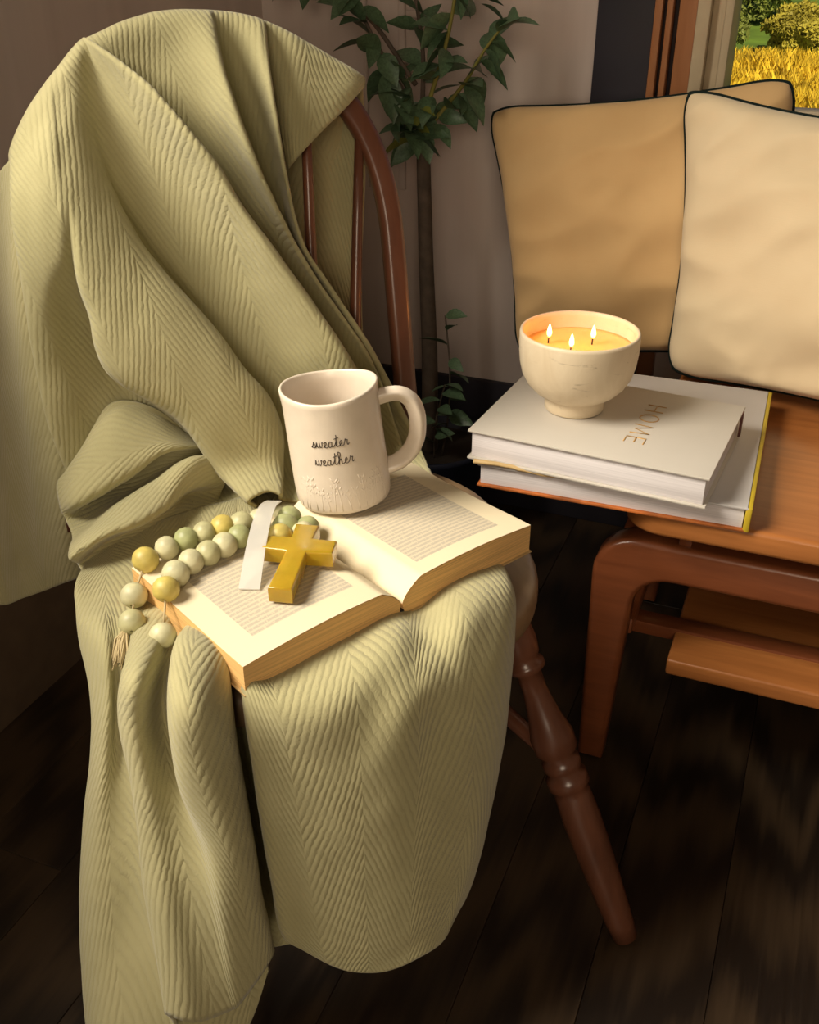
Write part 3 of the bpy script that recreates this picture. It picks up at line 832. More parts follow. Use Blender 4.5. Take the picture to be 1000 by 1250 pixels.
        [(-0.6116, 0.6437, 0.4916), (-0.5959, 0.6511, 0.5039), (-0.5847, 0.6752, 0.5084), (-0.5729, 0.6971, 0.5081), (-0.5705, 0.7447, 0.5028), (-0.5768, 0.7957, 0.4965), (-0.5587, 0.8467, 0.4907)],
        [(-0.6171, 0.6629, 0.4712), (-0.6172, 0.6872, 0.4742), (-0.6141, 0.7156, 0.4751), (-0.6029, 0.7396, 0.476), (-0.5935, 0.7782, 0.4761), (-0.5925, 0.8271, 0.4731), (-0.5628, 0.8345, 0.4713)],
        [(-0.6041, 0.648, 0.4692), (-0.6003, 0.6714, 0.4702), (-0.5976, 0.7054, 0.4701), (-0.5872, 0.7478, 0.4701), (-0.5782, 0.788, 0.4701), (-0.5522, 0.81, 0.4701)],
    ],
    'front_hang': [
        [(-0.6079, 0.6753, 0.466), (-0.5799, 0.6266, 0.4605), (-0.5467, 0.5871, 0.4494), (-0.5276, 0.5671, 0.4134), (-0.5267, 0.5553, 0.3595), (-0.5317, 0.5348, 0.2986), (-0.5303, 0.5088, 0.2211), (-0.5193, 0.4788, 0.1431), (-0.5126, 0.4639, 0.1036), (-0.5058, 0.451, 0.0671)],
        [(-0.6149, 0.6673, 0.4691), (-0.5816, 0.6095, 0.4711), (-0.5557, 0.5785, 0.4529), (-0.5315, 0.5552, 0.4214), (-0.5261, 0.5387, 0.374), (-0.5328, 0.5201, 0.3123), (-0.5311, 0.494, 0.237), (-0.521, 0.465, 0.1597), (-0.5148, 0.4507, 0.1205), (-0.5074, 0.4373, 0.0861)],
        [(-0.6138, 0.7005, 0.4711), (-0.5614, 0.6159, 0.4769), (-0.5097, 0.5562, 0.4774), (-0.4963, 0.5365, 0.4425), (-0.4965, 0.5197, 0.3911), (-0.5002, 0.5001, 0.3291), (-0.4969, 0.4744, 0.2523), (-0.4875, 0.4509, 0.1833), (-0.4799, 0.4387, 0.1501), (-0.4722, 0.4263, 0.1165)],
        [(-0.608, 0.7342, 0.471), (-0.5491, 0.6388, 0.4747), (-0.5021, 0.5657, 0.4728), (-0.4983, 0.5503, 0.4402), (-0.4942, 0.5367, 0.3964), (-0.4781, 0.5209, 0.3529), (-0.467, 0.5046, 0.3073), (-0.4563, 0.4847, 0.2483), (-0.4379, 0.4626, 0.1825), (-0.4252, 0.4434, 0.1193)],
        [(-0.6034, 0.745, 0.471), (-0.5362, 0.644, 0.4747), (-0.4932, 0.5667, 0.4747), (-0.489, 0.5484, 0.4464), (-0.4849, 0.5367, 0.4062), (-0.4631, 0.5185, 0.3608), (-0.4524, 0.5038, 0.3142), (-0.4395, 0.4837, 0.2573), (-0.4237, 0.4657, 0.1859), (-0.4169, 0.455, 0.1322)],
        [(-0.5939, 0.7579, 0.471), (-0.521, 0.6509, 0.4742), (-0.4726, 0.5565, 0.4904), (-0.4577, 0.5146, 0.4889), (-0.4586, 0.5042, 0.4538), (-0.4447, 0.4897, 0.3974), (-0.4373, 0.4782, 0.3516), (-0.4279, 0.4621, 0.298), (-0.4103, 0.443, 0.2338), (-0.4038, 0.4353, 0.1959)],
        [(-0.5836, 0.7806, 0.4709), (-0.5024, 0.6584, 0.4743), (-0.4603, 0.5649, 0.4906), (-0.4358, 0.5102, 0.4989), (-0.4389, 0.5002, 0.455), (-0.4292, 0.4883, 0.3972), (-0.4216, 0.4781, 0.3534), (-0.4092, 0.4618, 0.3069), (-0.393, 0.4465, 0.2383), (-0.3862, 0.438, 0.1904)],
        [(-0.5775, 0.7886, 0.4709), (-0.4893, 0.6545, 0.4727), (-0.4605, 0.5757, 0.4706), (-0.4551, 0.5511, 0.4513), (-0.4449, 0.5337, 0.4232), (-0.424, 0.5074, 0.3888), (-0.4095, 0.4889, 0.3473), (-0.3942, 0.4745, 0.2993), (-0.3805, 0.4605, 0.2323), (-0.3729, 0.4547, 0.1804)],
        [(-0.5716, 0.7986, 0.4709), (-0.4756, 0.6499, 0.4727), (-0.4528, 0.5788, 0.4688), (-0.445, 0.5526, 0.4478), (-0.4365, 0.5379, 0.4151), (-0.4146, 0.513, 0.3843), (-0.3953, 0.4952, 0.3447), (-0.38, 0.4802, 0.2993), (-0.3695, 0.4695, 0.232), (-0.3635, 0.4655, 0.1801)],
        [(-0.5663, 0.8066, 0.4709), (-0.4555, 0.6276, 0.4808), (-0.4282, 0.551, 0.5046), (-0.4038, 0.505, 0.4964), (-0.3986, 0.4921, 0.4498), (-0.3927, 0.4894, 0.4055), (-0.3726, 0.4871, 0.3598), (-0.3613, 0.4799, 0.3083), (-0.3579, 0.4761, 0.2406), (-0.3539, 0.4742, 0.1853)],
        [(-0.553, 0.8217, 0.4708), (-0.4324, 0.6127, 0.4846), (-0.4057, 0.55, 0.505), (-0.3817, 0.5051, 0.4952), (-0.3772, 0.4976, 0.4438), (-0.3677, 0.4955, 0.3956), (-0.3543, 0.4947, 0.3401), (-0.3468, 0.494, 0.2885), (-0.3446, 0.4962, 0.2443), (-0.3437, 0.4973, 0.2031)],
        [(-0.5445, 0.835, 0.4708), (-0.4166, 0.6079, 0.4808), (-0.3871, 0.5567, 0.4871), (-0.3727, 0.5351, 0.4569), (-0.3662, 0.5287, 0.4065), (-0.3559, 0.5204, 0.347), (-0.3482, 0.5152, 0.29), (-0.3439, 0.5143, 0.2448), (-0.3432, 0.5157, 0.2211), (-0.3417, 0.5145, 0.2099)],
        [(-0.5421, 0.8379, 0.4708), (-0.4212, 0.6166, 0.4707), (-0.4115, 0.5861, 0.4524), (-0.41, 0.5828, 0.3996), (-0.4103, 0.5865, 0.3328), (-0.4043, 0.5828, 0.2618), (-0.3957, 0.5767, 0.1966), (-0.3892, 0.5754, 0.1555), (-0.386, 0.5733, 0.1348), (-0.3843, 0.5722, 0.1244)],
        [(-0.5365, 0.8461, 0.4708), (-0.4019, 0.609, 0.4708), (-0.3831, 0.5896, 0.4476), (-0.3846, 0.5971, 0.3827), (-0.3835, 0.6041, 0.3161), (-0.3794, 0.6036, 0.2476), (-0.3702, 0.5956, 0.1871), (-0.3649, 0.5919, 0.155), (-0.3617, 0.5906, 0.1357), (-0.36, 0.5896, 0.1253)],
        [(-0.5333, 0.8495, 0.4708), (-0.3981, 0.5971, 0.4804), (-0.3704, 0.5554, 0.4847), (-0.3562, 0.5361, 0.4441), (-0.351, 0.5323, 0.3902), (-0.3459, 0.5289, 0.3326), (-0.3399, 0.525, 0.2775), (-0.335, 0.5222, 0.2452), (-0.3317, 0.522, 0.2304), (-0.3293, 0.5226, 0.2218)],
        [(-0.5151, 0.8629, 0.4708), (-0.3765, 0.5967, 0.4781), (-0.336, 0.5491, 0.4663), (-0.3286, 0.546, 0.4183), (-0.323, 0.5437, 0.3664), (-0.3161, 0.5394, 0.3141), (-0.3098, 0.5366, 0.2567), (-0.3042, 0.5347, 0.2173), (-0.3, 0.5346, 0.2023), (-0.2977, 0.5358, 0.1904)],
        [(-0.4747, 0.8833, 0.4708), (-0.335, 0.6385, 0.478), (-0.2927, 0.5737, 0.4692), (-0.2867, 0.5677, 0.4141), (-0.2831, 0.5623, 0.3542), (-0.2802, 0.559, 0.2983), (-0.2768, 0.5547, 0.2402), (-0.2739, 0.5513, 0.2004), (-0.2722, 0.5502, 0.1852), (-0.2711, 0.549, 0.1743)],
        [(-0.4325, 0.9003, 0.4708), (-0.3023, 0.6985, 0.4776), (-0.2668, 0.6328, 0.4841), (-0.2504, 0.6017, 0.4517), (-0.2477, 0.5945, 0.3855), (-0.2471, 0.5884, 0.3124), (-0.2466, 0.5805, 0.2465), (-0.2451, 0.5741, 0.1983), (-0.2453, 0.5723, 0.1793), (-0.2452, 0.5698, 0.167)],
        [(-0.4071, 0.9105, 0.4708), (-0.296, 0.743, 0.4688), (-0.257, 0.6744, 0.4749), (-0.2369, 0.6361, 0.4644), (-0.2306, 0.6273, 0.4099), (-0.2288, 0.6166, 0.3426), (-0.2284, 0.6053, 0.271), (-0.227, 0.5964, 0.2149), (-0.2265, 0.5936, 0.1896), (-0.2257, 0.5899, 0.1708)],
        [(-0.3818, 0.9207, 0.4708), (-0.2728, 0.7691, 0.4771), (-0.2274, 0.6869, 0.4835), (-0.2127, 0.6657, 0.4402), (-0.2075, 0.6605, 0.3799), (-0.2068, 0.6488, 0.31), (-0.209, 0.6305, 0.2412), (-0.2116, 0.6196, 0.2009), (-0.2125, 0.6138, 0.1838), (-0.2141, 0.6097, 0.1701)],
        [(-0.3565, 0.931, 0.4708), (-0.2551, 0.8172, 0.4741), (-0.2163, 0.7484, 0.4796), (-0.2003, 0.7142, 0.4539), (-0.1962, 0.7047, 0.396), (-0.1952, 0.6856, 0.3321), (-0.198, 0.6611, 0.2581), (-0.204, 0.6374, 0.2073), (-0.2076, 0.6277, 0.1899), (-0.2104, 0.6222, 0.1748)],
        [(-0.3445, 0.9405, 0.4684), (-0.252, 0.8448, 0.4702), (-0.2098, 0.7803, 0.47), (-0.2018, 0.7633, 0.4456), (-0.1979, 0.7496, 0.3902), (-0.1957, 0.7231, 0.3302), (-0.1975, 0.6874, 0.254), (-0.2039, 0.6577, 0.1904), (-0.2094, 0.6431, 0.1746), (-0.2149, 0.6309, 0.1586)],
        [(-0.3429, 0.9497, 0.4641), (-0.2504, 0.8518, 0.4607), (-0.2186, 0.8017, 0.4484), (-0.2127, 0.7841, 0.4226), (-0.2086, 0.7661, 0.3692), (-0.2078, 0.74, 0.3115), (-0.2096, 0.7056, 0.2309), (-0.2157, 0.676, 0.1646), (-0.221, 0.6624, 0.1468), (-0.2251, 0.6526, 0.1339)],
    ],
    'under_layer': [
        [(-0.4896, 0.5024, 0.2463), (-0.4786, 0.4753, 0.1685), (-0.4678, 0.449, 0.0923)],
        [(-0.423, 0.5127, 0.2645), (-0.4161, 0.492, 0.1794), (-0.4071, 0.4693, 0.0985)],
        [(-0.3864, 0.5343, 0.246), (-0.3762, 0.5203, 0.1758), (-0.373, 0.5016, 0.0937)],
        [(-0.3751, 0.5489, 0.2235), (-0.3663, 0.5399, 0.1624), (-0.3607, 0.5329, 0.1498)],
    ],
}


def loft(cols, nt, ns_step=0.0035):
    equal = len(set(len(c) for c in cols)) == 1
    A = []
    for c in cols:
        P = np.asarray(c, float)
        if equal:
            d = np.mean([np.linalg.norm(np.diff(np.asarray(q, float), axis=0), axis=1) for q in cols], axis=0)
            t = np.concatenate([[0], np.cumsum(d)])
            A.append(hermite(t, P, np.linspace(0, t[-1], nt)))
        else:
            A.append(catmull(P, nt))
    A = np.array(A)                                   # columns x rows x 3
    d = np.linalg.norm(np.diff(A, axis=0), axis=2).mean(axis=1)
    t = np.concatenate([[0], np.cumsum(np.maximum(d, 0.004))])
    n = max(8, int(t[-1] / ns_step))
    B = hermite(t, A, np.linspace(0, t[-1], n))       # fine columns x rows x 3
    # relax the surface so that the fold lines become soft cloth
    for it in range(5):
        C_ = B.copy()
        C_[1:-1] = 0.5 * B[1:-1] + 0.25 * (B[:-2] + B[2:])
        B = C_
        C_ = B.copy()
        C_[:, 1:-1] = 0.5 * B[:, 1:-1] + 0.25 * (B[:, :-2] + B[:, 2:])
        B = C_
    return B


def wrinkle(B, amp, scale, seed):
    n = np.cross(np.gradient(B, axis=0), np.gradient(B, axis=1))
    n /= np.maximum(np.linalg.norm(n, axis=2, keepdims=True), 1e-9)
    off = np.empty(B.shape[:2])
    for i in range(B.shape[0]):
        for j in range(B.shape[1]):
            p = B[i, j] * scale
            off[i, j] = noise.noise((p[0] + seed, p[1], p[2] * 0.55)) + 0.5 * noise.noise((p[0] * 2.3, p[1] * 2.3 + seed, p[2] * 1.4))
    return B + n * (off * amp)[:, :, None]


allv, allf, alluv = [], [], []
cnt = 0
for si, (nm, cols) in enumerate(BLANKET_SHEETS.items()):
    lens = np.mean([np.linalg.norm(np.diff(np.asarray(c, float), axis=0), axis=1).sum() for c in cols])
    nt = int(lens / 0.004)
    B = wrinkle(loft(cols, nt), 0.0016, 17.0, si * 3.1)
    du = np.linalg.norm(np.diff(B, axis=0), axis=2).mean(axis=1)
    dv = np.linalg.norm(np.diff(B, axis=1), axis=2).mean(axis=0)
    u = np.concatenate([[0], np.cumsum(du)]) + si * 0.37
    v = np.concatenate([[0], np.cumsum(dv)])
    v = v[-1] - v if nm == 'front_hang' else v + 0.1       # v counts up from the hem
    uv = np.stack(np.meshgrid(u, v, indexing='ij'), 2)
    if nm == 'back_drape':                                 # the weave hangs almost plumb down the chair back
        pa = (B[:, :, 0] + B[:, :, 1]) * 0.7071
        pb = B[:, :, 2]
        uv = np.stack([pa * 1.12 + pb * 0.22 + 1.0, pb - pa * 0.15 + 0.2], 2)
    allv.append(B.reshape(-1, 3)); alluv.append(uv.reshape(-1, 2))
    allf.append(grid_faces(B.shape[0], B.shape[1], cnt))
    cnt += B.shape[0] * B.shape[1]
V = np.concatenate(allv); UV = np.concatenate(alluv); Fc = np.concatenate(allf)
blanket = mesh_obj('throw_blanket', V, Fc, M['blanket'], None, True, UV)
tag(blanket, 'sage green herringbone throw blanket draped over the chair back, seat and front', 'blanket')
sol = blanket.modifiers.new('thickness', 'SOLIDIFY')
sol.thickness = 0.0035
sol.offset = 0.0

# ------------------------------------------------------------------ bench
bench = empty('bench', (0.5, 1.3, 0))
tag(bench, 'orange-brown wooden bench with rounded legs and a lower shelf', 'bench')
BX = -0.5
BY = -1.3


def rel(o):
    o.location = (o.location.x + BX, o.location.y + BY, o.location.z)
    return o


top = rounded_poly([(-0.160, 1.050, 0.05), (1.20, 1.050, 0.05), (1.20, 1.60, 0.03), (-0.160, 1.60, 0.03)], 8)
o = bm_obj('bench_top', prism_bm(top, 0.030, 0.006, 3), M['bench_wood'], bench, True, 40)
o.location = (0, 0, 0.400); rel(o)
for y in (1.090, 1.50):
    outl = rounded_poly([(-0.186, 0.002, 0), (-0.152, 0.002, 0), (-0.136, 0.312, 0.045), (1.136, 0.312, 0.045), (1.152, 0.002, 0),
                         (1.186, 0.002, 0), (1.194, 0.365, 0.055), (-0.194, 0.365, 0.055)], 8)
    bm = prism_bm(outl, 0.040, 0.008, 3)
    bmesh.ops.rotate(bm, verts=bm.verts[:], cent=(0, 0, 0), matrix=Matrix.Rotation(math.radians(90), 3, 'X'))
    o = bm_obj('leg_frame', bm, M['frame_wood'], bench, True, 40)
    o.location = (0, y + 0.040, 0); rel(o)
for x in (-0.085, 0.5, 1.085):
    for y in (1.100, 1.51):
        rel(box('spacer', (x - 0.008, x + 0.008, y, y + 0.02, 0.364, 0.402), M['frame_wood'], bench, 0.002))
for x in (-0.150, 1.130):
    rel(box('side_rail', (x - 0.015, x + 0.015, 1.13, 1.50, 0.320, 0.360), M['frame_wood'], bench, 0.004))
    rel(box('side_rail', (x - 0.012, x + 0.012, 1.13, 1.50, 0.196, 0.222), M['frame_wood'], bench, 0.004))
rel(box('shelf', (-0.085, 1.085, 1.095, 1.48, 0.172, 0.196), M['bench_wood'], bench, 0.004, 3))
for y in (1.16, 1.42):
    rel(box('shelf_bar', (-0.150, 1.130, y, y + 0.03, 0.180, 0.200), M['frame_wood'], bench, 0.003))

# ------------------------------------------------------------------ coffee-table books
def hard_book(name, cx, cy, z0, w, d, h, rot, cover, edge, label, board=0.0028, spine_side=None, spine_mat=None):
    root = empty(name, (cx, cy, z0), rot)
    tag(root, label, 'book')
    o = box('cover', (-w / 2, w / 2, -d / 2, d / 2, 0, board), cover, root, 0.0008)
    # page block with a slight wave
    box('page_block', (-w / 2 + 0.004, w / 2 - 0.004, -d / 2 + 0.004, d / 2 - 0.003, board, h - board), edge, root, 0.001)
    box('cover', (-w / 2, w / 2, -d / 2, d / 2, h - board, h), cover, root, 0.0008)
    return root


M['book_white'] = plain('off_white_cover', (0.54, 0.50, 0.445), 0.45, 0.03, 12)
M['book_grey'] = plain('pale_grey_cover', (0.54, 0.515, 0.51), 0.45, 0.05, 12)
M['yellow_spine'] = plain('mustard_spine', (0.50, 0.36, 0.02), 0.5)
M['rust'] = plain('rust_orange_board', (0.40, 0.11, 0.02), 0.6, 0.5, 25)

lb = empty('coffee_table_book', (-0.180, 1.213, 0.430), math.radians(1.5))
tag(lb, 'larger pale book with mustard spine and rust underside, bottom of the pair on the bench', 'book')
w, d = 0.312, 0.345
box('cover', (-w / 2, w / 2, -d / 2, d / 2, 0, 0.003), M['rust'], lb, 0.0008)
box('page_block', (-w / 2 + 0.003, w / 2 - 0.004, -d / 2 + 0.004, d / 2 - 0.003, 0.003, 0.0275), M['white_edge'], lb, 0.001)
box('cover', (-w / 2, w / 2, -d / 2, d / 2, 0.0275, 0.0305), M['book_grey'], lb, 0.0008)
box('spine', (w / 2 - 0.003, w / 2 + 0.004, -d / 2, d / 2, 0, 0.0305), M['yellow_spine'], lb, 0.0015)
# worn paper edge curling out at the left front corner
nseg = 26
vs, fs = [], []
for i in range(nseg):
    t = i / (nseg - 1)
    x = -w / 2 - 0.004 + t * 0.17
    z = 0.0335 - 0.004 * t + 0.0016 * math.sin(9 * t) - 0.004 * max(0, t - 0.6)
    y = -d / 2 - 0.002 + 0.004 * t
    r = 0.0030 * (1 - t) + 0.0008
    for q in range(6):
        a = 2 * math.pi * q / 6
        vs.append((x, y + r * math.cos(a) + 0.002 * noise.noise((t * 20, 0, 1)), z + r * math.sin(a) * 0.8))
for i in range(nseg - 1):
    for q in range(6):
        fs.append((i * 6 + q, i * 6 + (q + 1) % 6, (i + 1) * 6 + (q + 1) % 6, (i + 1) * 6 + q))
mesh_obj('worn_edge', vs, fs, M['paper_cover'], lb)

hb = hard_book('coffee_table_book', -0.198, 1.137, 0.462, 0.283, 0.212, 0.038, math.radians(-4.0), M['book_white'], M['white_edge'],
               'thick off-white hardback with gold HOME lettering, under the candle bowl')
box('ribbon', (0.1400, 0.1428, 0.083, 0.092, 0.006, 0.0378), M['dark_red'], hb, 0.0005)


def strokes(lines, r, mat, name, parent, place, sides=5):
    parts = []
    for ln in lines:
        pts = [place(x, y) for x, y in ln]
        parts.append(tube(pts, r, sides))
    vs, fs = merge(*parts)
    return mesh_obj(name, vs, fs, mat, parent)


HOME = []
def letter(dx, segs, w=1.0):
    for s_ in segs:
        HOME.append([(dx + x * w, y) for x, y in s_])
letter(0.0, [[(0, 0), (0, 1)], [(0.7, 0), (0.7, 1)], [(0, .5), (.7, .5)]])
letter(1.15, [[(0.42 + 0.42 * math.cos(a), 0.5 + 0.5 * math.sin(a)) for a in [2 * math.pi * k / 20 for k in range(21)]]])
letter(2.45, [[(0, 0), (0.1, 1), (0.5, 0.15), (0.9, 1), (1.0, 0)]])
letter(3.90, [[(0.6, 0), (0, 0), (0, 1), (0.6, 1)], [(0, .5), (.5, .5)]])
# HOME runs from the far edge to the near edge of the cover, letter tops to the right
hs = 0.0225
strokes(HOME, 0.0009, M['gold'], 'gold_lettering', hb,
        lambda x, y: Vector((0.032 + y * hs, 0.058 - x * hs * 1.12, 0.0381)), 6)

# ------------------------------------------------------------------ candle bowl
bowl = empty('candle_bowl', (-0.246, 1.149, 0.5005))
tag(bowl, 'footed cream stone bowl candle with three lit wicks on the white book', 'candle')
prof = [(0.0, 0.0), (0.034, 0.0), (0.036, 0.002), (0.0362, 0.012), (0.0355, 0.016), (0.040, 0.019), (0.050, 0.025), (0.0595, 0.035), (0.0660, 0.047),
        (0.0695, 0.061), (0.0712, 0.078), (0.0714, 0.096), (0.0708, 0.0995), (0.0690, 0.1005), (0.0672, 0.0995), (0.0665, 0.094), (0.0655, 0.078),
        (0.0630, 0.066), (0.0, 0.062)]
vs, fs = lathe(prof, 72)
mesh_obj('bowl', vs, fs, M['stone'], bowl)
vs, fs = lathe([(0.0, 0.0795), (0.03, 0.0795), (0.06, 0.0797), (0.0652, 0.0805), (0.0652, 0.070)], 64)
mesh_obj('wax', vs, fs, M['wax'], bowl)
for x, y in ((-0.037, -0.003), (-0.004, -0.026), (0.013, 0.012)):
    vs, fs = tube([(x, y, 0.078), (x, y, 0.084), (x + 0.0006, y, 0.0885)], 0.0009, 8)
    mesh_obj('wick', vs, fs, M['wick'], bowl)
    fp = [(0.0, 0.0), (0.0016, 0.0012), (0.0029, 0.004), (0.0031, 0.0065), (0.0024, 0.0105), (0.0012, 0.0145), (0.0, 0.0175)]
    vs, fs = lathe(fp, 14)
    fl = mesh_obj('flame', vs, fs, M['flame'], bowl)
    fl.location = (x + 0.0006, y, 0.0868)
    fl.visible_shadow = True
    ld = bpy.data.lights.new('flame_light', 'POINT')
    ld.energy = 0.050
    ld.color = (1.0, 0.27, 0.035)
    ld.shadow_soft_size = 0.004
    lo = link(bpy.data.objects.new('flame_light', ld), bowl)
    lo.location = (x, y, 0.108)

# ------------------------------------------------------------------ cushions
def cushion(name, size, thick, mat, label, loc, rot, seed, sag=0.0, shear=0.0, taper=0.0):
    root = empty(name, loc)
    root.rotation_euler = rot
    tag(root, label, 'cushion')
    n = 72
    W, H = size
    vs, fs, rim = [], [], []

    def xy(u, v):
        pin = 0.075
        x = u * W / 2 * (1 - pin * (1 - v * v) * abs(u) ** 3)
        z = v * H / 2 * (1 - pin * (1 - u * u) * abs(v) ** 3) - sag * (1 - u * u) * (v > 0) * v
        # rounded corners
        c = max(0, abs(u) + abs(v) - 1.72) ** 2 * 1.5
        x = x * (1 - taper * (1 - v) / 2) + shear * z
        return x - math.copysign(c * W * 0.25, u), z - math.copysign(c * H * 0.25, v)

    for side in (-1, 1):
        off = len(vs)
        for i in range(n + 1):
            for j in range(n + 1):
                u = math.sin((i / n - 0.5) * math.pi)
                v = math.sin((j / n - 0.5) * math.pi)
                x, z = xy(u, v)
                p = max(0.0, (1 - u * u) * (1 - v * v)) ** 0.42
                y = thick / 2 * p
                edge = (1 - max(abs(u), abs(v)))
                wr = noise.noise((x * 9 + seed, z * 9, side)) * 0.009 + (0.5 - abs(noise.noise((x * 6 + z * 3, z * 13 - x * 5 + seed, side + 4)))) * 0.022 + noise.noise((x * 22, z * 22 + seed, side)) * 0.0035 * max(0, 1 - edge * 2.2)
                wr += 0.004 * math.sin(26 * math.atan2(z - v * 0.1, x + 1e-6) + 5 * noise.noise((x * 8, z * 8, seed))) * max(0, 0.5 - edge) * p
                y += wr * min(1, p * 2.5)
                vs.append((x, side * y, z))
        for i in range(n):
            for j in range(n):
                a = off + i * (n + 1) + j
                q = (a, a + n + 1, a + n + 2, a + 1)
                fs.append(q if side < 0 else q[::-1])
    cv = mesh_obj('cushion_cover', vs, fs, mat, root)
    bmc = bmesh.new(); bmc.from_mesh(cv.data)
    bmesh.ops.remove_doubles(bmc, verts=bmc.verts[:], dist=0.0003)
    bmesh.ops.recalc_face_normals(bmc, faces=bmc.faces[:])
    bmc.to_mesh(cv.data); bmc.free()
    cv.data.polygons.foreach_set('use_smooth', [True] * len(cv.data.polygons))
    m = 90
    ring = [xy(-1 + 2 * k / m, 1) for k in range(m)] + [xy(1, 1 - 2 * k / m) for k in range(m)] + \
           [xy(1 - 2 * k / m, -1) for k in range(m)] + [xy(-1, -1 + 2 * k / m) for k in range(m)]
    tv, tf = tube([(x, 0, z) for x, z in ring], 0.0038, 8, closed=True)
    mesh_obj('piping', tv, tf, M['piping'], root)
    return root


R = math.radians
cushion('cushion', (0.462, 0.395), 0.13, M['cushion_tan'], 'golden tan cushion with black piping, standing behind the bowl candle against the window',
        (-0.262, 1.580, 0.615), (R(-16), R(-8.5), R(0)), 1.3, 0.0, -0.06, 0.10)
cushion('cushion', (0.47, 0.395), 0.14, M['cushion_cream'], 'cream cushion with green piping leaning in front of the tan one at the right edge',
        (0.030, 1.462, 0.628), (R(-15), R(1.0), R(-11)), 7.7, 0.012, -0.17)

# ------------------------------------------------------------------ open book on the seat
GX, GY, GZ = -0.290, 0.699, 0.4745
# local +x = right page direction, local +y = along the spine
ob = empty('open_book', (GX, GY, GZ), math.atan2(0.89, 0.456))
tag(ob, 'open paperback with yellowed page edges lying on the blanket, mug and beads on it', 'book')
PL, PW = 0.186, 0.166


def page_top(w):
    t = w / PW
    return 0.012 + 0.020 * min(1.0, t / 0.13) ** 0.55 + 0.004 * math.sin(math.pi * min(1, t)) - 0.003 * t


for sx in (1, -1):
    nw, nl = 40, 14
    xs = [PW * (k / (nw - 1)) ** 1.6 for k in range(nw)]
    vs, fs, uv = [], [], []
    for i, w_ in enumerate(xs):
        for j in range(nl):
            l_ = j / (nl - 1)
            z = page_top(w_) + 0.0012 * math.sin(5 * l_ + 2 * sx) * (w_ / PW)
            if sx < 0:
                z += 0.004 * (w_ / PW) * max(0, l_ - 0.6)
            vs.append((sx * (w_ + 0.001), l_ * PL, z + 0.0006))
            uv.append((w_ / PW, 1 - l_ if sx > 0 else l_))
    for i in range(nw - 1):
        for j in range(nl - 1):
            a = i * nl + j
            q = (a, a + nl, a + nl + 1, a + 1)
            fs.append(q if sx > 0 else q[::-1])
    pg = mesh_obj('page', vs, fs, M['page'], ob, True, uv)
    # page block under the top page
    bvs, bfs = [], []
    for j in range(nl):
        l_ = j / (nl - 1)
        for i, w_ in enumerate(xs):
            zt = vs[i * nl + j][2] - 0.0007
            slant = 0.004 * (w_ / PW)
            bvs.append((sx * (w_ + 0.001), l_ * PL, zt))
        for i, w_ in enumerate(xs):
            bvs.append((sx * (w_ * 0.985 + 0.0035), l_ * PL, 0.0012))
    st = 2 * nw
    for j in range(nl - 1):
        for i in range(nw - 1):
            a = j * st + i
            bfs.append((a, a + 1, a + st + 1, a + st)); bfs.append((a + nw, a + nw + st, a + nw + st + 1, a + nw + 1))
        for i in (0, nw - 1):
            a = j * st + i
            bfs.append((a, a + st, a + st + nw, a + nw))
    for j in (0, nl - 1):
        for i in range(nw - 1):
            a = j * st + i
            bfs.append((a, a + nw, a + nw + 1, a + 1))
    pb = mesh_obj('page_block', bvs, bfs, M['page_edge'], ob, False)
    bmc = bmesh.new(); bmc.from_mesh(pb.data); bmesh.ops.recalc_face_normals(bmc, faces=bmc.faces[:]); bmc.to_mesh(pb.data); bmc.free()
    # a loose leaf lifting slightly at the near edge
    ext = (0.002, PW + 0.003, -0.002, PL + 0.002, -0.0006, 0.0010) if sx > 0 else (-PW - 0.003, -0.002, -0.002, PL + 0.002, -0.0006, 0.0010)
    box('paper_cover', ext, M['paper_cover'], ob, 0.0003)
spn = box('spine', (-0.004, 0.004, 0.0, PL, -0.0006, 0.006), M['casing_dark'], ob, 0.001)


def on_book(l_, w_, h=0.0):
    """world point at l_ along the spine, w_ across (right positive), h above the page"""
    c, s_ = math.cos(ob.rotation_euler.z), math.sin(ob.rotation_euler.z)
    x, y = w_, l_
    return Vector((GX + x * c - y * s_, GY + x * s_ + y * c, GZ + page_top(min(abs(w_), PW)) + 0.001 + h))


# ------------------------------------------------------------------ mug
mp_ = on_book(0.160, 0.060)
mug = empty('mug', (mp_.x, mp_.y, mp_.z + 0.0012))
mug.scale = (1.0, 1.0, 0.955)
mug.rotation_euler = (R(0.5), R(-6.0), 0)
tag(mug, 'cream ceramic mug with black cursive lettering standing on the open book', 'mug')
prof = [(0.0, 0.0), (0.042, 0.0), (0.0462, 0.002), (0.0478, 0.007), (0.0482, 0.02), (0.0478, 0.05), (0.0474, 0.08), (0.0474, 0.108), (0.0482, 0.120), (0.0485, 0.1245),
        (0.0475, 0.1262), (0.0460, 0.1262), (0.0450, 0.1245), (0.0445, 0.115), (0.0440, 0.07), (0.0440, 0.02), (0.041, 0.010), (0.0, 0.008)]


def mug_shape(v):
    x, y, z = v
    a = math.atan2(y, x)
    k = 1 + 0.018 * math.cos(2 * a + 0.6) + 0.010 * math.cos(3 * a + z * 20) * min(1, z / 0.05)
    k += 0.006 * noise.noise((x * 40, y * 40, z * 40))
    zz = z + (0.0022 * math.sin(a * 2 + 1.0)) * (z / 0.126)
    return (x * k, y * k, zz)


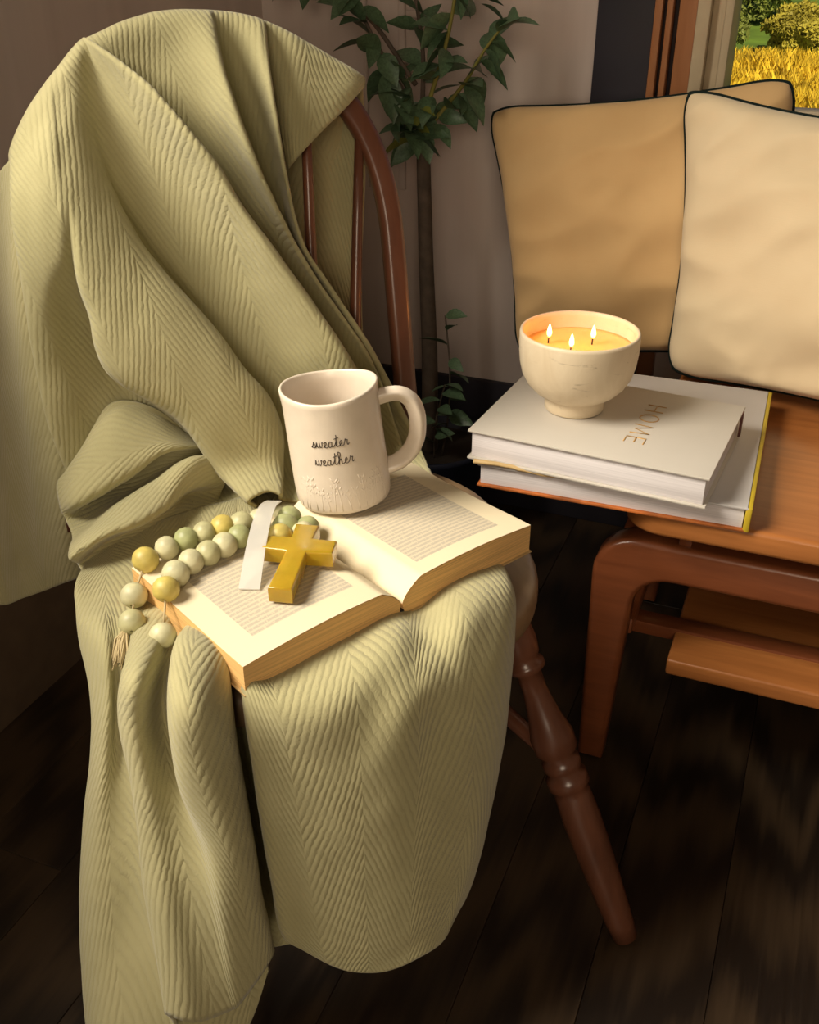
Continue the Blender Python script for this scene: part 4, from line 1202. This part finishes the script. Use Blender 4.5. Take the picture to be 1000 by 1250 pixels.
# raised botanical relief near the foot
vs, fs = lathe(prof, 96)
vs = [mug_shape(v) for v in vs]
mesh_obj('mug_body', vs, fs, M['ceramic'], mug)
va = math.atan2(-0.834, 0.406)                    # the lettering faces the sitter's side of the room
hd = math.atan2(0.42, 0.90)                        # the handle points to the viewer's right
hx, hy = math.cos(hd), math.sin(hd)
hp = [(0.043, 0.106), (0.055, 0.1085), (0.067, 0.1080), (0.0765, 0.101), (0.0815, 0.088), (0.0820, 0.072), (0.0780, 0.054), (0.069, 0.040), (0.058, 0.032), (0.044, 0.028)]
hp = catmull([(a * hx, a * hy, b) for a, b in hp], 40)
vs, fs = tube([Vector(p) for p in hp], [0.0078 + 0.0016 * abs(k / 39 - 0.5) for k in range(40)], 16, flat=(0.72, 1.05), up=None)
mesh_obj('handle', vs, fs, M['ceramic'], mug)


def on_mug(a, z, h=0.0):
    ang = va + a
    x, y, zz = mug_shape((0.0475 * math.cos(ang), 0.0475 * math.sin(ang), z))
    k = 1 + h / 0.0475
    return Vector((x * k, y * k, zz))


# cursive words: each glyph drawn as pen strokes on a unit x-height
GL = {
    's': (0.75, [[(0, 0.05), (0.25, 0.45), (0.42, 1.0), (0.45, 0.75), (0.62, 0.35), (0.5, 0.02), (0.2, 0.02), (0.1, 0.15)], [(0.5, 0.02), (0.75, 0.1)]]),
    'w': (1.15, [[(0, 0.1), (0.12, 0.9), (0.18, 0.25), (0.32, 0.02), (0.5, 0.25), (0.56, 0.9), (0.6, 0.25), (0.75, 0.02), (0.95, 0.4), (0.98, 0.95), (1.15, 0.8)]]),
    'e': (0.7, [[(0, 0.1), (0.3, 0.42), (0.48, 0.75), (0.35, 1.0), (0.18, 0.8), (0.16, 0.35), (0.32, 0.03), (0.52, 0.05), (0.7, 0.2)]]),
    'a': (0.9, [[(0.58, 0.85), (0.35, 1.0), (0.12, 0.65), (0.12, 0.2), (0.3, 0.02), (0.52, 0.35), (0.6, 0.95), (0.6, 0.2), (0.72, 0.02), (0.9, 0.2)]]),
    't': (0.7, [[(0, 0.15), (0.3, 0.9), (0.42, 2.0), (0.36, 0.9), (0.36, 0.15), (0.5, 0.02), (0.7, 0.2)], [(0.05, 1.35), (0.7, 1.5)]]),
    'h': (0.95, [[(0, 0.15), (0.3, 1.0), (0.42, 2.0), (0.28, 2.1), (0.24, 1.0), (0.22, 0.0), (0.3, 0.6), (0.5, 0.95), (0.62, 0.6), (0.64, 0.1), (0.78, 0.02), (0.95, 0.2)]]),
    'r': (0.8, [[(0, 0.15), (0.2, 0.8), (0.26, 1.1), (0.34, 0.85), (0.55, 0.9), (0.5, 0.4), (0.56, 0.05), (0.8, 0.25)]]),
}


def word(text, a0, z0, size, slope=0.0):
    x = 0
    out_ = []
    for ch in text:
        adv, st_ = GL[ch]
        for s_ in st_:
            P = np.array([(x + px, py, 0) for px, py in s_])
            Q = catmull(P, max(6, len(P) * 4))
            out_.append([(q[0] * size / 0.0475 + a0, z0 + q[1] * size + slope * q[0] * size) for q in Q])
        x += adv
    return out_


size = 0.0066
lines = word('sweater', -0.50, 0.0790, size, 0.03) + word('weather', -0.47, 0.0590, size, 0.04)
strokes(lines, 0.00042, M['ink'], 'lettering', mug, lambda a, z: on_mug(a, z, 0.0002), 5)
# raised stems and leaves in the glaze around the foot
parts = []
rr = random.Random(5)
for k in range(15):
    a = -1.05 + k * 0.15 + rr.uniform(-.04, .04)
    hgt = rr.uniform(0.020, 0.040)
    lean = rr.uniform(-0.12, 0.12)
    pts = [on_mug(a + lean * t * t, 0.006 + hgt * t, -0.0001) for t in (0, .25, .5, .75, 1)]
    parts.append(tube(pts, [0.0008, 0.0009, 0.0010, 0.0010, 0.0005], 6))
    for t in (0.45, 0.65, 0.85):
        for sg in (-1, 1):
            p = [on_mug(a + lean * t * t + sg * 0.10 * q, 0.006 + hgt * t + 0.008 * q, -0.0003) for q in (0, .5, 1)]
            parts.append(tube(p, [0.0006, 0.0013, 0.0005], 6))
vs, fs = merge(*parts)
mesh_obj('raised_pattern', vs, fs, M['ceramic'], mug)

# ------------------------------------------------------------------ bead garland with cross and tassel
LOW = [(0.0985, -0.186), (0.1208, -0.1666), (0.1346, -0.1491), (0.1407, -0.1297), (0.1413, -0.1114), (0.1424, -0.0932), (0.1457, -0.075)]
UPR = [(0.1347, -0.1962), (0.1608, -0.1794), (0.1741, -0.1577), (0.1763, -0.1347), (0.1758, -0.1143), (0.1734, -0.0960), (0.1702, -0.078), (0.1640, -0.0610), (0.1600, -0.0430)]
CLU = [(0.121, -0.0465), (0.1342, -0.0310), (0.151, -0.0150), (0.1340, -0.0060), (0.1130, -0.0254)]
g0 = on_book(0.15, -0.12)
gar = empty('bead_garland', (g0.x, g0.y, g0.z))
tag(gar, 'string of sage and yellow wooden beads with amber cross and tassel across the left page', 'bead garland')
rb = random.Random(11)
bead_me = []
for mi in range(4):
    prof = [(0.0012, -0.0086), (0.0045, -0.0084), (0.0080, -0.0058), (0.0098, -0.0020), (0.0098, 0.0020), (0.0080, 0.0058), (0.0045, 0.0084), (0.0012, 0.0086), (0.0012, -0.0086)]
    vs, fs = lathe(prof, 16)
    vs = [(x * (1 + 0.05 * noise.noise((x * 200 + mi, y * 200, z * 200))), y, z) for x, y, z in vs]
    me = bpy.data.meshes.new('bead')
    me.from_pydata(vs, [], fs)
    me.materials.append(M['bead'][mi])
    me.polygons.foreach_set('use_smooth', [True] * len(me.polygons))
    bead_me.append(me)


def bead_z(l_, w_):
    if w_ < -PW - 0.004:
        return GZ + 0.012 + max(0.0, 0.016 - 0.9 * (-w_ - PW - 0.004))
    if l_ > PL:
        return GZ + 0.03
    return GZ + page_top(min(-w_, PW)) + 0.0122


def run(path, mats):
    P = []
    for l_, w_ in path:
        q = on_book(l_, w_)
        P.append(Vector((q.x, q.y, bead_z(l_, w_))))
    for i, p in enumerate(P):
        t = (P[min(i + 1, len(P) - 1)] - P[max(i - 1, 0)]).normalized()
        o = link(bpy.data.objects.new('bead', bead_me[mats[i % len(mats)]]), gar)
        o.location = p - gar.location
        o.rotation_euler = t.to_track_quat('Z', 'Y').to_euler()
        k = rb.uniform(1.14, 1.30)
        o.scale = (k, k, k)
    vs_, fs_ = tube([p - gar.location for p in P], 0.0011, 6)
    mesh_obj('cord', vs_, fs_, M['cord'], gar)
    return P


PLw = run(LOW, [1, 3, 1, 1, 0, 1, 2])
PUp = run(UPR, [0, 1, 3, 1, 2, 0, 3, 0, 1])
PCl = run(CLU, [3, 2, 2, 2, 1])
# tassel hanging off the page edge
parts = []
tp = PUp[0] + Vector((-0.004, -0.004, -0.004))
for k in range(44):
    a = rb.uniform(0, 2 * math.pi)
    r_ = rb.uniform(0.002, 0.010)
    e = tp + Vector((0.010 + r_ * math.cos(a), -0.028 + r_ * math.sin(a) * 0.7, -0.016 + rb.uniform(-.004, .004)))
    m_ = tp.lerp(e, 0.5) + Vector((rb.uniform(-.003, .003), rb.uniform(-.003, .003), 0.005))
    parts.append(tube([tp - gar.location, m_ - gar.location, e - gar.location], [0.0011, 0.0010, 0.0006], 5))
vs, fs = merge(*parts)
mesh_obj('tassel', vs, fs, M['cord'], gar)
# cross lying tilted on the page
cx_a, cx_b = on_book(0.1056, -0.0258), on_book(0.0436, -0.0994)
ca = (cx_a - cx_b); ca.z = 0
ang = math.atan2(ca.y, ca.x)
Lc = ca.length
aw = 0.0112
tp_ = Lc * 0.70
arm = 0.033
outl = [(0, -aw * 0.95), (tp_ - aw, -aw * 0.85), (tp_ - aw * 0.9, -arm), (tp_ + aw * 0.9, -arm), (tp_ + aw, -aw * 0.9), (Lc + 0.004, -aw),
        (Lc + 0.004, aw), (tp_ + aw, aw * 0.9), (tp_ + aw * 0.9, arm), (tp_ - aw * 0.9, arm), (tp_ - aw, aw * 0.85), (0, aw * 0.95)]
bm = prism_bm(outl, 0.0165, 0.0022, 3)
cr = bm_obj('cross', bm, M['amber'], gar, True, 40)
cr['label'] = 'amber resin cross'
cr.location = cx_b - gar.location + Vector((0, 0, 0.0010))
cr.rotation_euler = (0, R(-3), ang)

# ------------------------------------------------------------------ frosted strip lying over the beads
ra, rbp = on_book(0.184, -0.010, 0.018), on_book(0.0800, -0.1080, 0.0012)
rm = on_book(0.130, -0.060, 0.0260)
cl = catmull([ra, ra.lerp(rm, 0.5) + Vector((0, 0, 0.006)), rm, rm.lerp(rbp, 0.5) + Vector((0, 0, 0.004)), rbp], 24)
side = Vector((cl[-1][0] - cl[0][0], cl[-1][1] - cl[0][1], 0)).normalized().cross(Vector((0, 0, 1)))
vs, fs = [], []
for i, p in enumerate(cl):
    t = i / 23
    hw_ = 0.0075 + 0.0020 * t
    for zt in (0.0006, -0.0006):
        for s_ in (-1, 1):
            vs.append(Vector(p) + side * hw_ * s_ + Vector((0, 0, zt)))
for i in range(23):
    a = i * 4
    fs += [(a, a + 1, a + 5, a + 4), (a + 2, a + 6, a + 7, a + 3), (a, a + 4, a + 6, a + 2), (a + 1, a + 3, a + 7, a + 5)]
fs += [(0, 2, 3, 1), (92, 93, 95, 94)]
rib = mesh_obj('ribbon_bookmark', vs, fs, M['frosted'], None, False)
tag(rib, 'frosted white ribbon strip lying across the beads beside the cross', 'ribbon')

# ------------------------------------------------------------------ potted tree behind the chair
tree = empty('potted_tree', (-0.600, 1.585, 0))
tag(tree, 'small potted tree with slim trunk and dark green leaves between chair and cushions', 'plant')
vs, fs = lathe([(0.0, 0.002), (0.085, 0.002), (0.09, 0.01), (0.112, 0.19), (0.115, 0.20), (0.108, 0.20), (0.10, 0.17), (0.0, 0.17)], 40)
mesh_obj('pot', vs, fs, M['pot'], tree)
vs, fs = lathe([(0.0, 0.178), (0.101, 0.176)], 32)
mesh_obj('soil', vs, fs, M['soil'], tree)
tk = catmull([(0, 0, 0.16), (-0.002, 0.0, 0.35), (-0.012, 0.005, 0.52), (-0.020, 0.010, 0.68), (-0.024, 0.012, 0.76)], 30)
vs, fs = tube([Vector(p) for p in tk], [0.0155 - 0.005 * k / 29 for k in range(30)], 10)
mesh_obj('trunk', vs, fs, M['bark'], tree)


def leaf_mesh(name, mat, L=1.0, W=0.52):
    vs_, fs_ = [], []
    n_ = 7
    for i in range(n_):
        t = i / (n_ - 1)
        w_ = W * math.sin(math.pi * t ** 0.85) * 0.5 + 0.004
        z = -0.22 * t * t
        for s_ in (-1, 0, 1):
            vs_.append((t * L, s_ * w_, z + abs(s_) * w_ * 0.35))
    for i in range(n_ - 1):
        for k in range(2):
            a = i * 3 + k
            fs_.append((a, a + 3, a + 4, a + 1))
    me_ = bpy.data.meshes.new(name)
    me_.from_pydata(vs_, [], fs_)
    me_.materials.append(mat)
    me_.polygons.foreach_set('use_smooth', [True] * len(me_.polygons))
    return me_


leaf_a = leaf_mesh('leaf', M['leaf'])
leaf_y = leaf_mesh('leaf', M['leaf_young'])
rl = random.Random(23)


def put_leaf(p, d, L, parent, young=False, roll=None):
    o = link(bpy.data.objects.new('leaf', leaf_y if young else leaf_a), parent)
    o.location = p
    d = Vector(d).normalized()
    q = d.to_track_quat('X', 'Z')
    o.rotation_mode = 'QUATERNION'
    from mathutils import Quaternion
    o.rotation_quaternion = q @ Quaternion((1, 0, 0), rl.uniform(-1.0, 1.0) if roll is None else roll)
    o.scale = (L, L, L)


BR = [  # end points of the branches relative to the tree foot, x right, z up
    [(-0.024, 0.012, 0.74), (0.000, 0.00, 0.80), (0.025, -0.01, 0.87), (0.040, -0.02, 0.94), (0.03, -0.02, 1.05)],
    [(-0.022, 0.012, 0.72), (-0.045, 0.0, 0.78), (-0.075, -0.02, 0.84), (-0.11, -0.02, 0.90), (-0.13, -0.01, 1.00)],
    [(-0.020, 0.012, 0.73), (0.015, 0.02, 0.77), (0.050, 0.01, 0.81), (0.085, 0.0, 0.86), (0.11, 0.0, 0.89)],
    [(-0.024, 0.012, 0.75), (-0.03, 0.03, 0.84), (-0.05, 0.04, 0.95), (-0.04, 0.04, 1.08)],
    [(-0.022, 0.010, 0.70), (-0.045, -0.01, 0.745), (-0.055, -0.02, 0.79)],
    [(-0.030, 0.0, 0.80), (-0.13, 0.02, 0.90), (-0.24, 0.03, 0.94), (-0.34, 0.03, 0.97)],
]
for bi, bpts in enumerate(BR):
    q = catmull(bpts, 14)
    vs, fs = tube([Vector(p) for p in q], [0.0042 - 0.0026 * k / 13 for k in range(14)], 7)
    mesh_obj('branch', vs, fs, M['twig'] if bi in (0, 2) else M['bark'], tree)
    for k in range(2, 14):
        n_ = 2 if bi != 5 else 1
        if bi == 5 and k < 8:
            continue
        for _ in range(n_):
            p = q[k]
            d = (rl.uniform(-1, 1), rl.uniform(-1.0, 0.4), rl.uniform(-0.8, 0.7))
            put_leaf(p, d, rl.uniform(0.046, 0.072), tree, rl.random() < 0.04)
for p, d, L, yg in (((-0.015, -0.02, 0.770), (0.9, -0.3, -0.1), 0.030, True), ((0.11, 0, 0.888), (1, -0.2, 0.25), 0.055, False),
                    ((-0.07, -0.03, 0.82), (0.4, -0.3, -0.9), 0.075, False), ((-0.09, -0.03, 0.86), (-1, -0.3, 0.0), 0.06, False),
                    ((-0.02, 0, 0.735), (0.5, -0.5, -0.8), 0.055, False), ((-0.03, 0, 0.745), (-0.5, -0.5, -0.3), 0.05, False),
                    ((0.0, 0, 0.745), (0.8, -0.4, -0.5), 0.05, False)):
    put_leaf(p, d, L, tree, yg, 0.2)
# low shoots growing from the pot, in the shade beside the trunk
for sp in ([(0.03, -0.02, 0.17), (0.045, -0.03, 0.26), (0.050, -0.04, 0.36), (0.040, -0.04, 0.45)], [(0.02, -0.03, 0.17), (0.03, -0.05, 0.26), (0.045, -0.05, 0.33)]):
    q = catmull(sp, 12)
    vs, fs = tube([Vector(p) for p in q], 0.0015, 6)
    sh = mesh_obj('shoot', vs, fs, M['bark'], tree)
    for k in range(3, 12, 1):
        put_leaf(q[k], (rl.uniform(0.1, 1) * (1 if k % 3 else -1), -0.3, rl.uniform(-0.1, 0.5)), rl.uniform(0.035, 0.055), sh)

# ------------------------------------------------------------------ garden outside the window
GZ0 = -0.35
gvs, nx, ny = [], 40, 60
for j in range(ny):
    y = 2.1 + 45 * (j / (ny - 1)) ** 1.6
    for i in range(nx):
        x = -26 + 40 * i / (nx - 1)
        gvs.append((x, y, GZ0 + 0.05 * noise.noise((x * 0.3, y * 0.3, 0)) + 0.10 * max(0, y - 13)))
gfs = [tuple(q) for q in grid_faces(ny, nx)]
gr = mesh_obj('ground', gvs, gfs, M['lawn'])
tag(gr, 'green lawn rising behind the window', None, kind='structure')


def blades(name, mat, n_, box_, hgt, label, seed, bend=0.35, width=0.012):
    r_ = random.Random(seed)
    vs_, fs_ = [], []
    for _ in range(n_):
        y = box_[2] + (box_[3] - box_[2]) * r_.random()
        x = r_.uniform(box_[0], box_[1]) - 0.30 * y
        g = GZ0 + 0.10 * max(0, y - 13)
        h = hgt * r_.uniform(0.5, 1.15) * (0.7 + 0.5 * noise.noise((x * 0.8, y * 0.8, seed)) + 0.3)
        a = r_.uniform(0, 6.28)
        dx, dy = math.cos(a), math.sin(a)
        w_ = width * r_.uniform(0.6, 1.6)
        bx, by = r_.uniform(-bend, bend) * h, r_.uniform(-bend, bend) * h
        o_ = len(vs_)
        vs_ += [(x - dx * w_, y - dy * w_, g - 0.02), (x + dx * w_, y + dy * w_, g - 0.02), (x + bx * 0.4 + dx * w_, y + by * 0.4 + dy * w_, g + h * 0.6),
                (x + bx * 0.4 - dx * w_, y + by * 0.4 - dy * w_, g + h * 0.6), (x + bx, y + by, g + h)]
        fs_ += [(o_, o_ + 1, o_ + 2, o_ + 3), (o_ + 3, o_ + 2, o_ + 4)]
    o = mesh_obj(name, vs_, fs_, mat, None, False)
    return tag(o, label, 'grass', kind='stuff')


blades('lawn_grass', M['grass_green'], 18000, (0.6, 7.0, 3.5, 8.5), 0.12, 'short bright green grass seen low through the window', 3)
blades('meadow_grass', M['grass_yellow'], 42000, (0.2, 8.5, 8.6, 12.4), 0.22, 'tall golden yellow meadow grass in sunlight outside', 4, 0.5, 0.010)


def bush(name, c, rad, mat, label, n_, seed, trunk=None, group=None, cat='bush'):
    r_ = random.Random(seed)
    root = empty(name, c)
    tag(root, label, cat, group)
    vs_, fs_ = [], []
    for _ in range(n_):
        while True:
            p = Vector((r_.uniform(-1, 1), r_.uniform(-1, 1), r_.uniform(-1, 1)))
            if 0.25 < p.length < 1:
                break
        p = p.normalized() * (p.length ** 0.4) * (0.8 + 0.35 * noise.noise(p * 2.3 + Vector((seed, 0, 0))))
        q = Vector((p.x * rad[0], p.y * rad[1], max(0.02, rad[2] * 0.75 + p.z * rad[2])))
        u_ = Vector((r_.uniform(-1, 1), r_.uniform(-1, 1), r_.uniform(-1, 1))).normalized()
        v_ = u_.orthogonal().normalized()
        s_ = r_.uniform(0.022, 0.048)
        o_ = len(vs_)
        vs_ += [q - u_ * s_, q + v_ * s_ * 0.45, q + u_ * s_, q - v_ * s_ * 0.45]
        fs_.append((o_, o_ + 1, o_ + 2, o_ + 3))
    f_ = mesh_obj('foliage', vs_, fs_, mat, root, False)
    f_['kind'] = 'stuff'
    tv, tf = tube([(0, 0, -0.05), (0.02, 0, rad[2] * 0.6), (-0.03, 0, rad[2] * 1.2)], [0.07, 0.05, 0.02], 8)
    mesh_obj('stem', tv, tf, M['trunk_out'], root)
    return root


for i, (x, y, rx, rz, m, lab, n_) in enumerate((
        (-1.66, 13.3, 0.48, 0.42, 'bush_leaf', 'olive bush nearest the window jamb behind the yellow grass', 7000),
        (-0.68, 13.4, 0.44, 0.34, 'bush_leaf2', 'low yellow-green bush in the middle of the window view', 6000),
        (0.26, 13.2, 0.44, 0.50, 'bush_leaf2', 'taller yellow-green bush at the right edge of the window view', 6000),
        (-1.75, 15.6, 1.25, 0.95, 'bush_leaf', 'broad green shrub far back beyond the olive bush', 15000),
        (0.85, 15.6, 1.25, 0.95, 'bush_leaf', 'broad green shrub far back beyond the yellow-green bushes', 15000))):
    bush('garden_bush', (x, y, GZ0 + 0.10 * max(0, y - 13)), (rx, rx * 0.8, rz), M[m], lab, n_, 31 + i, group='bushes in the garden')
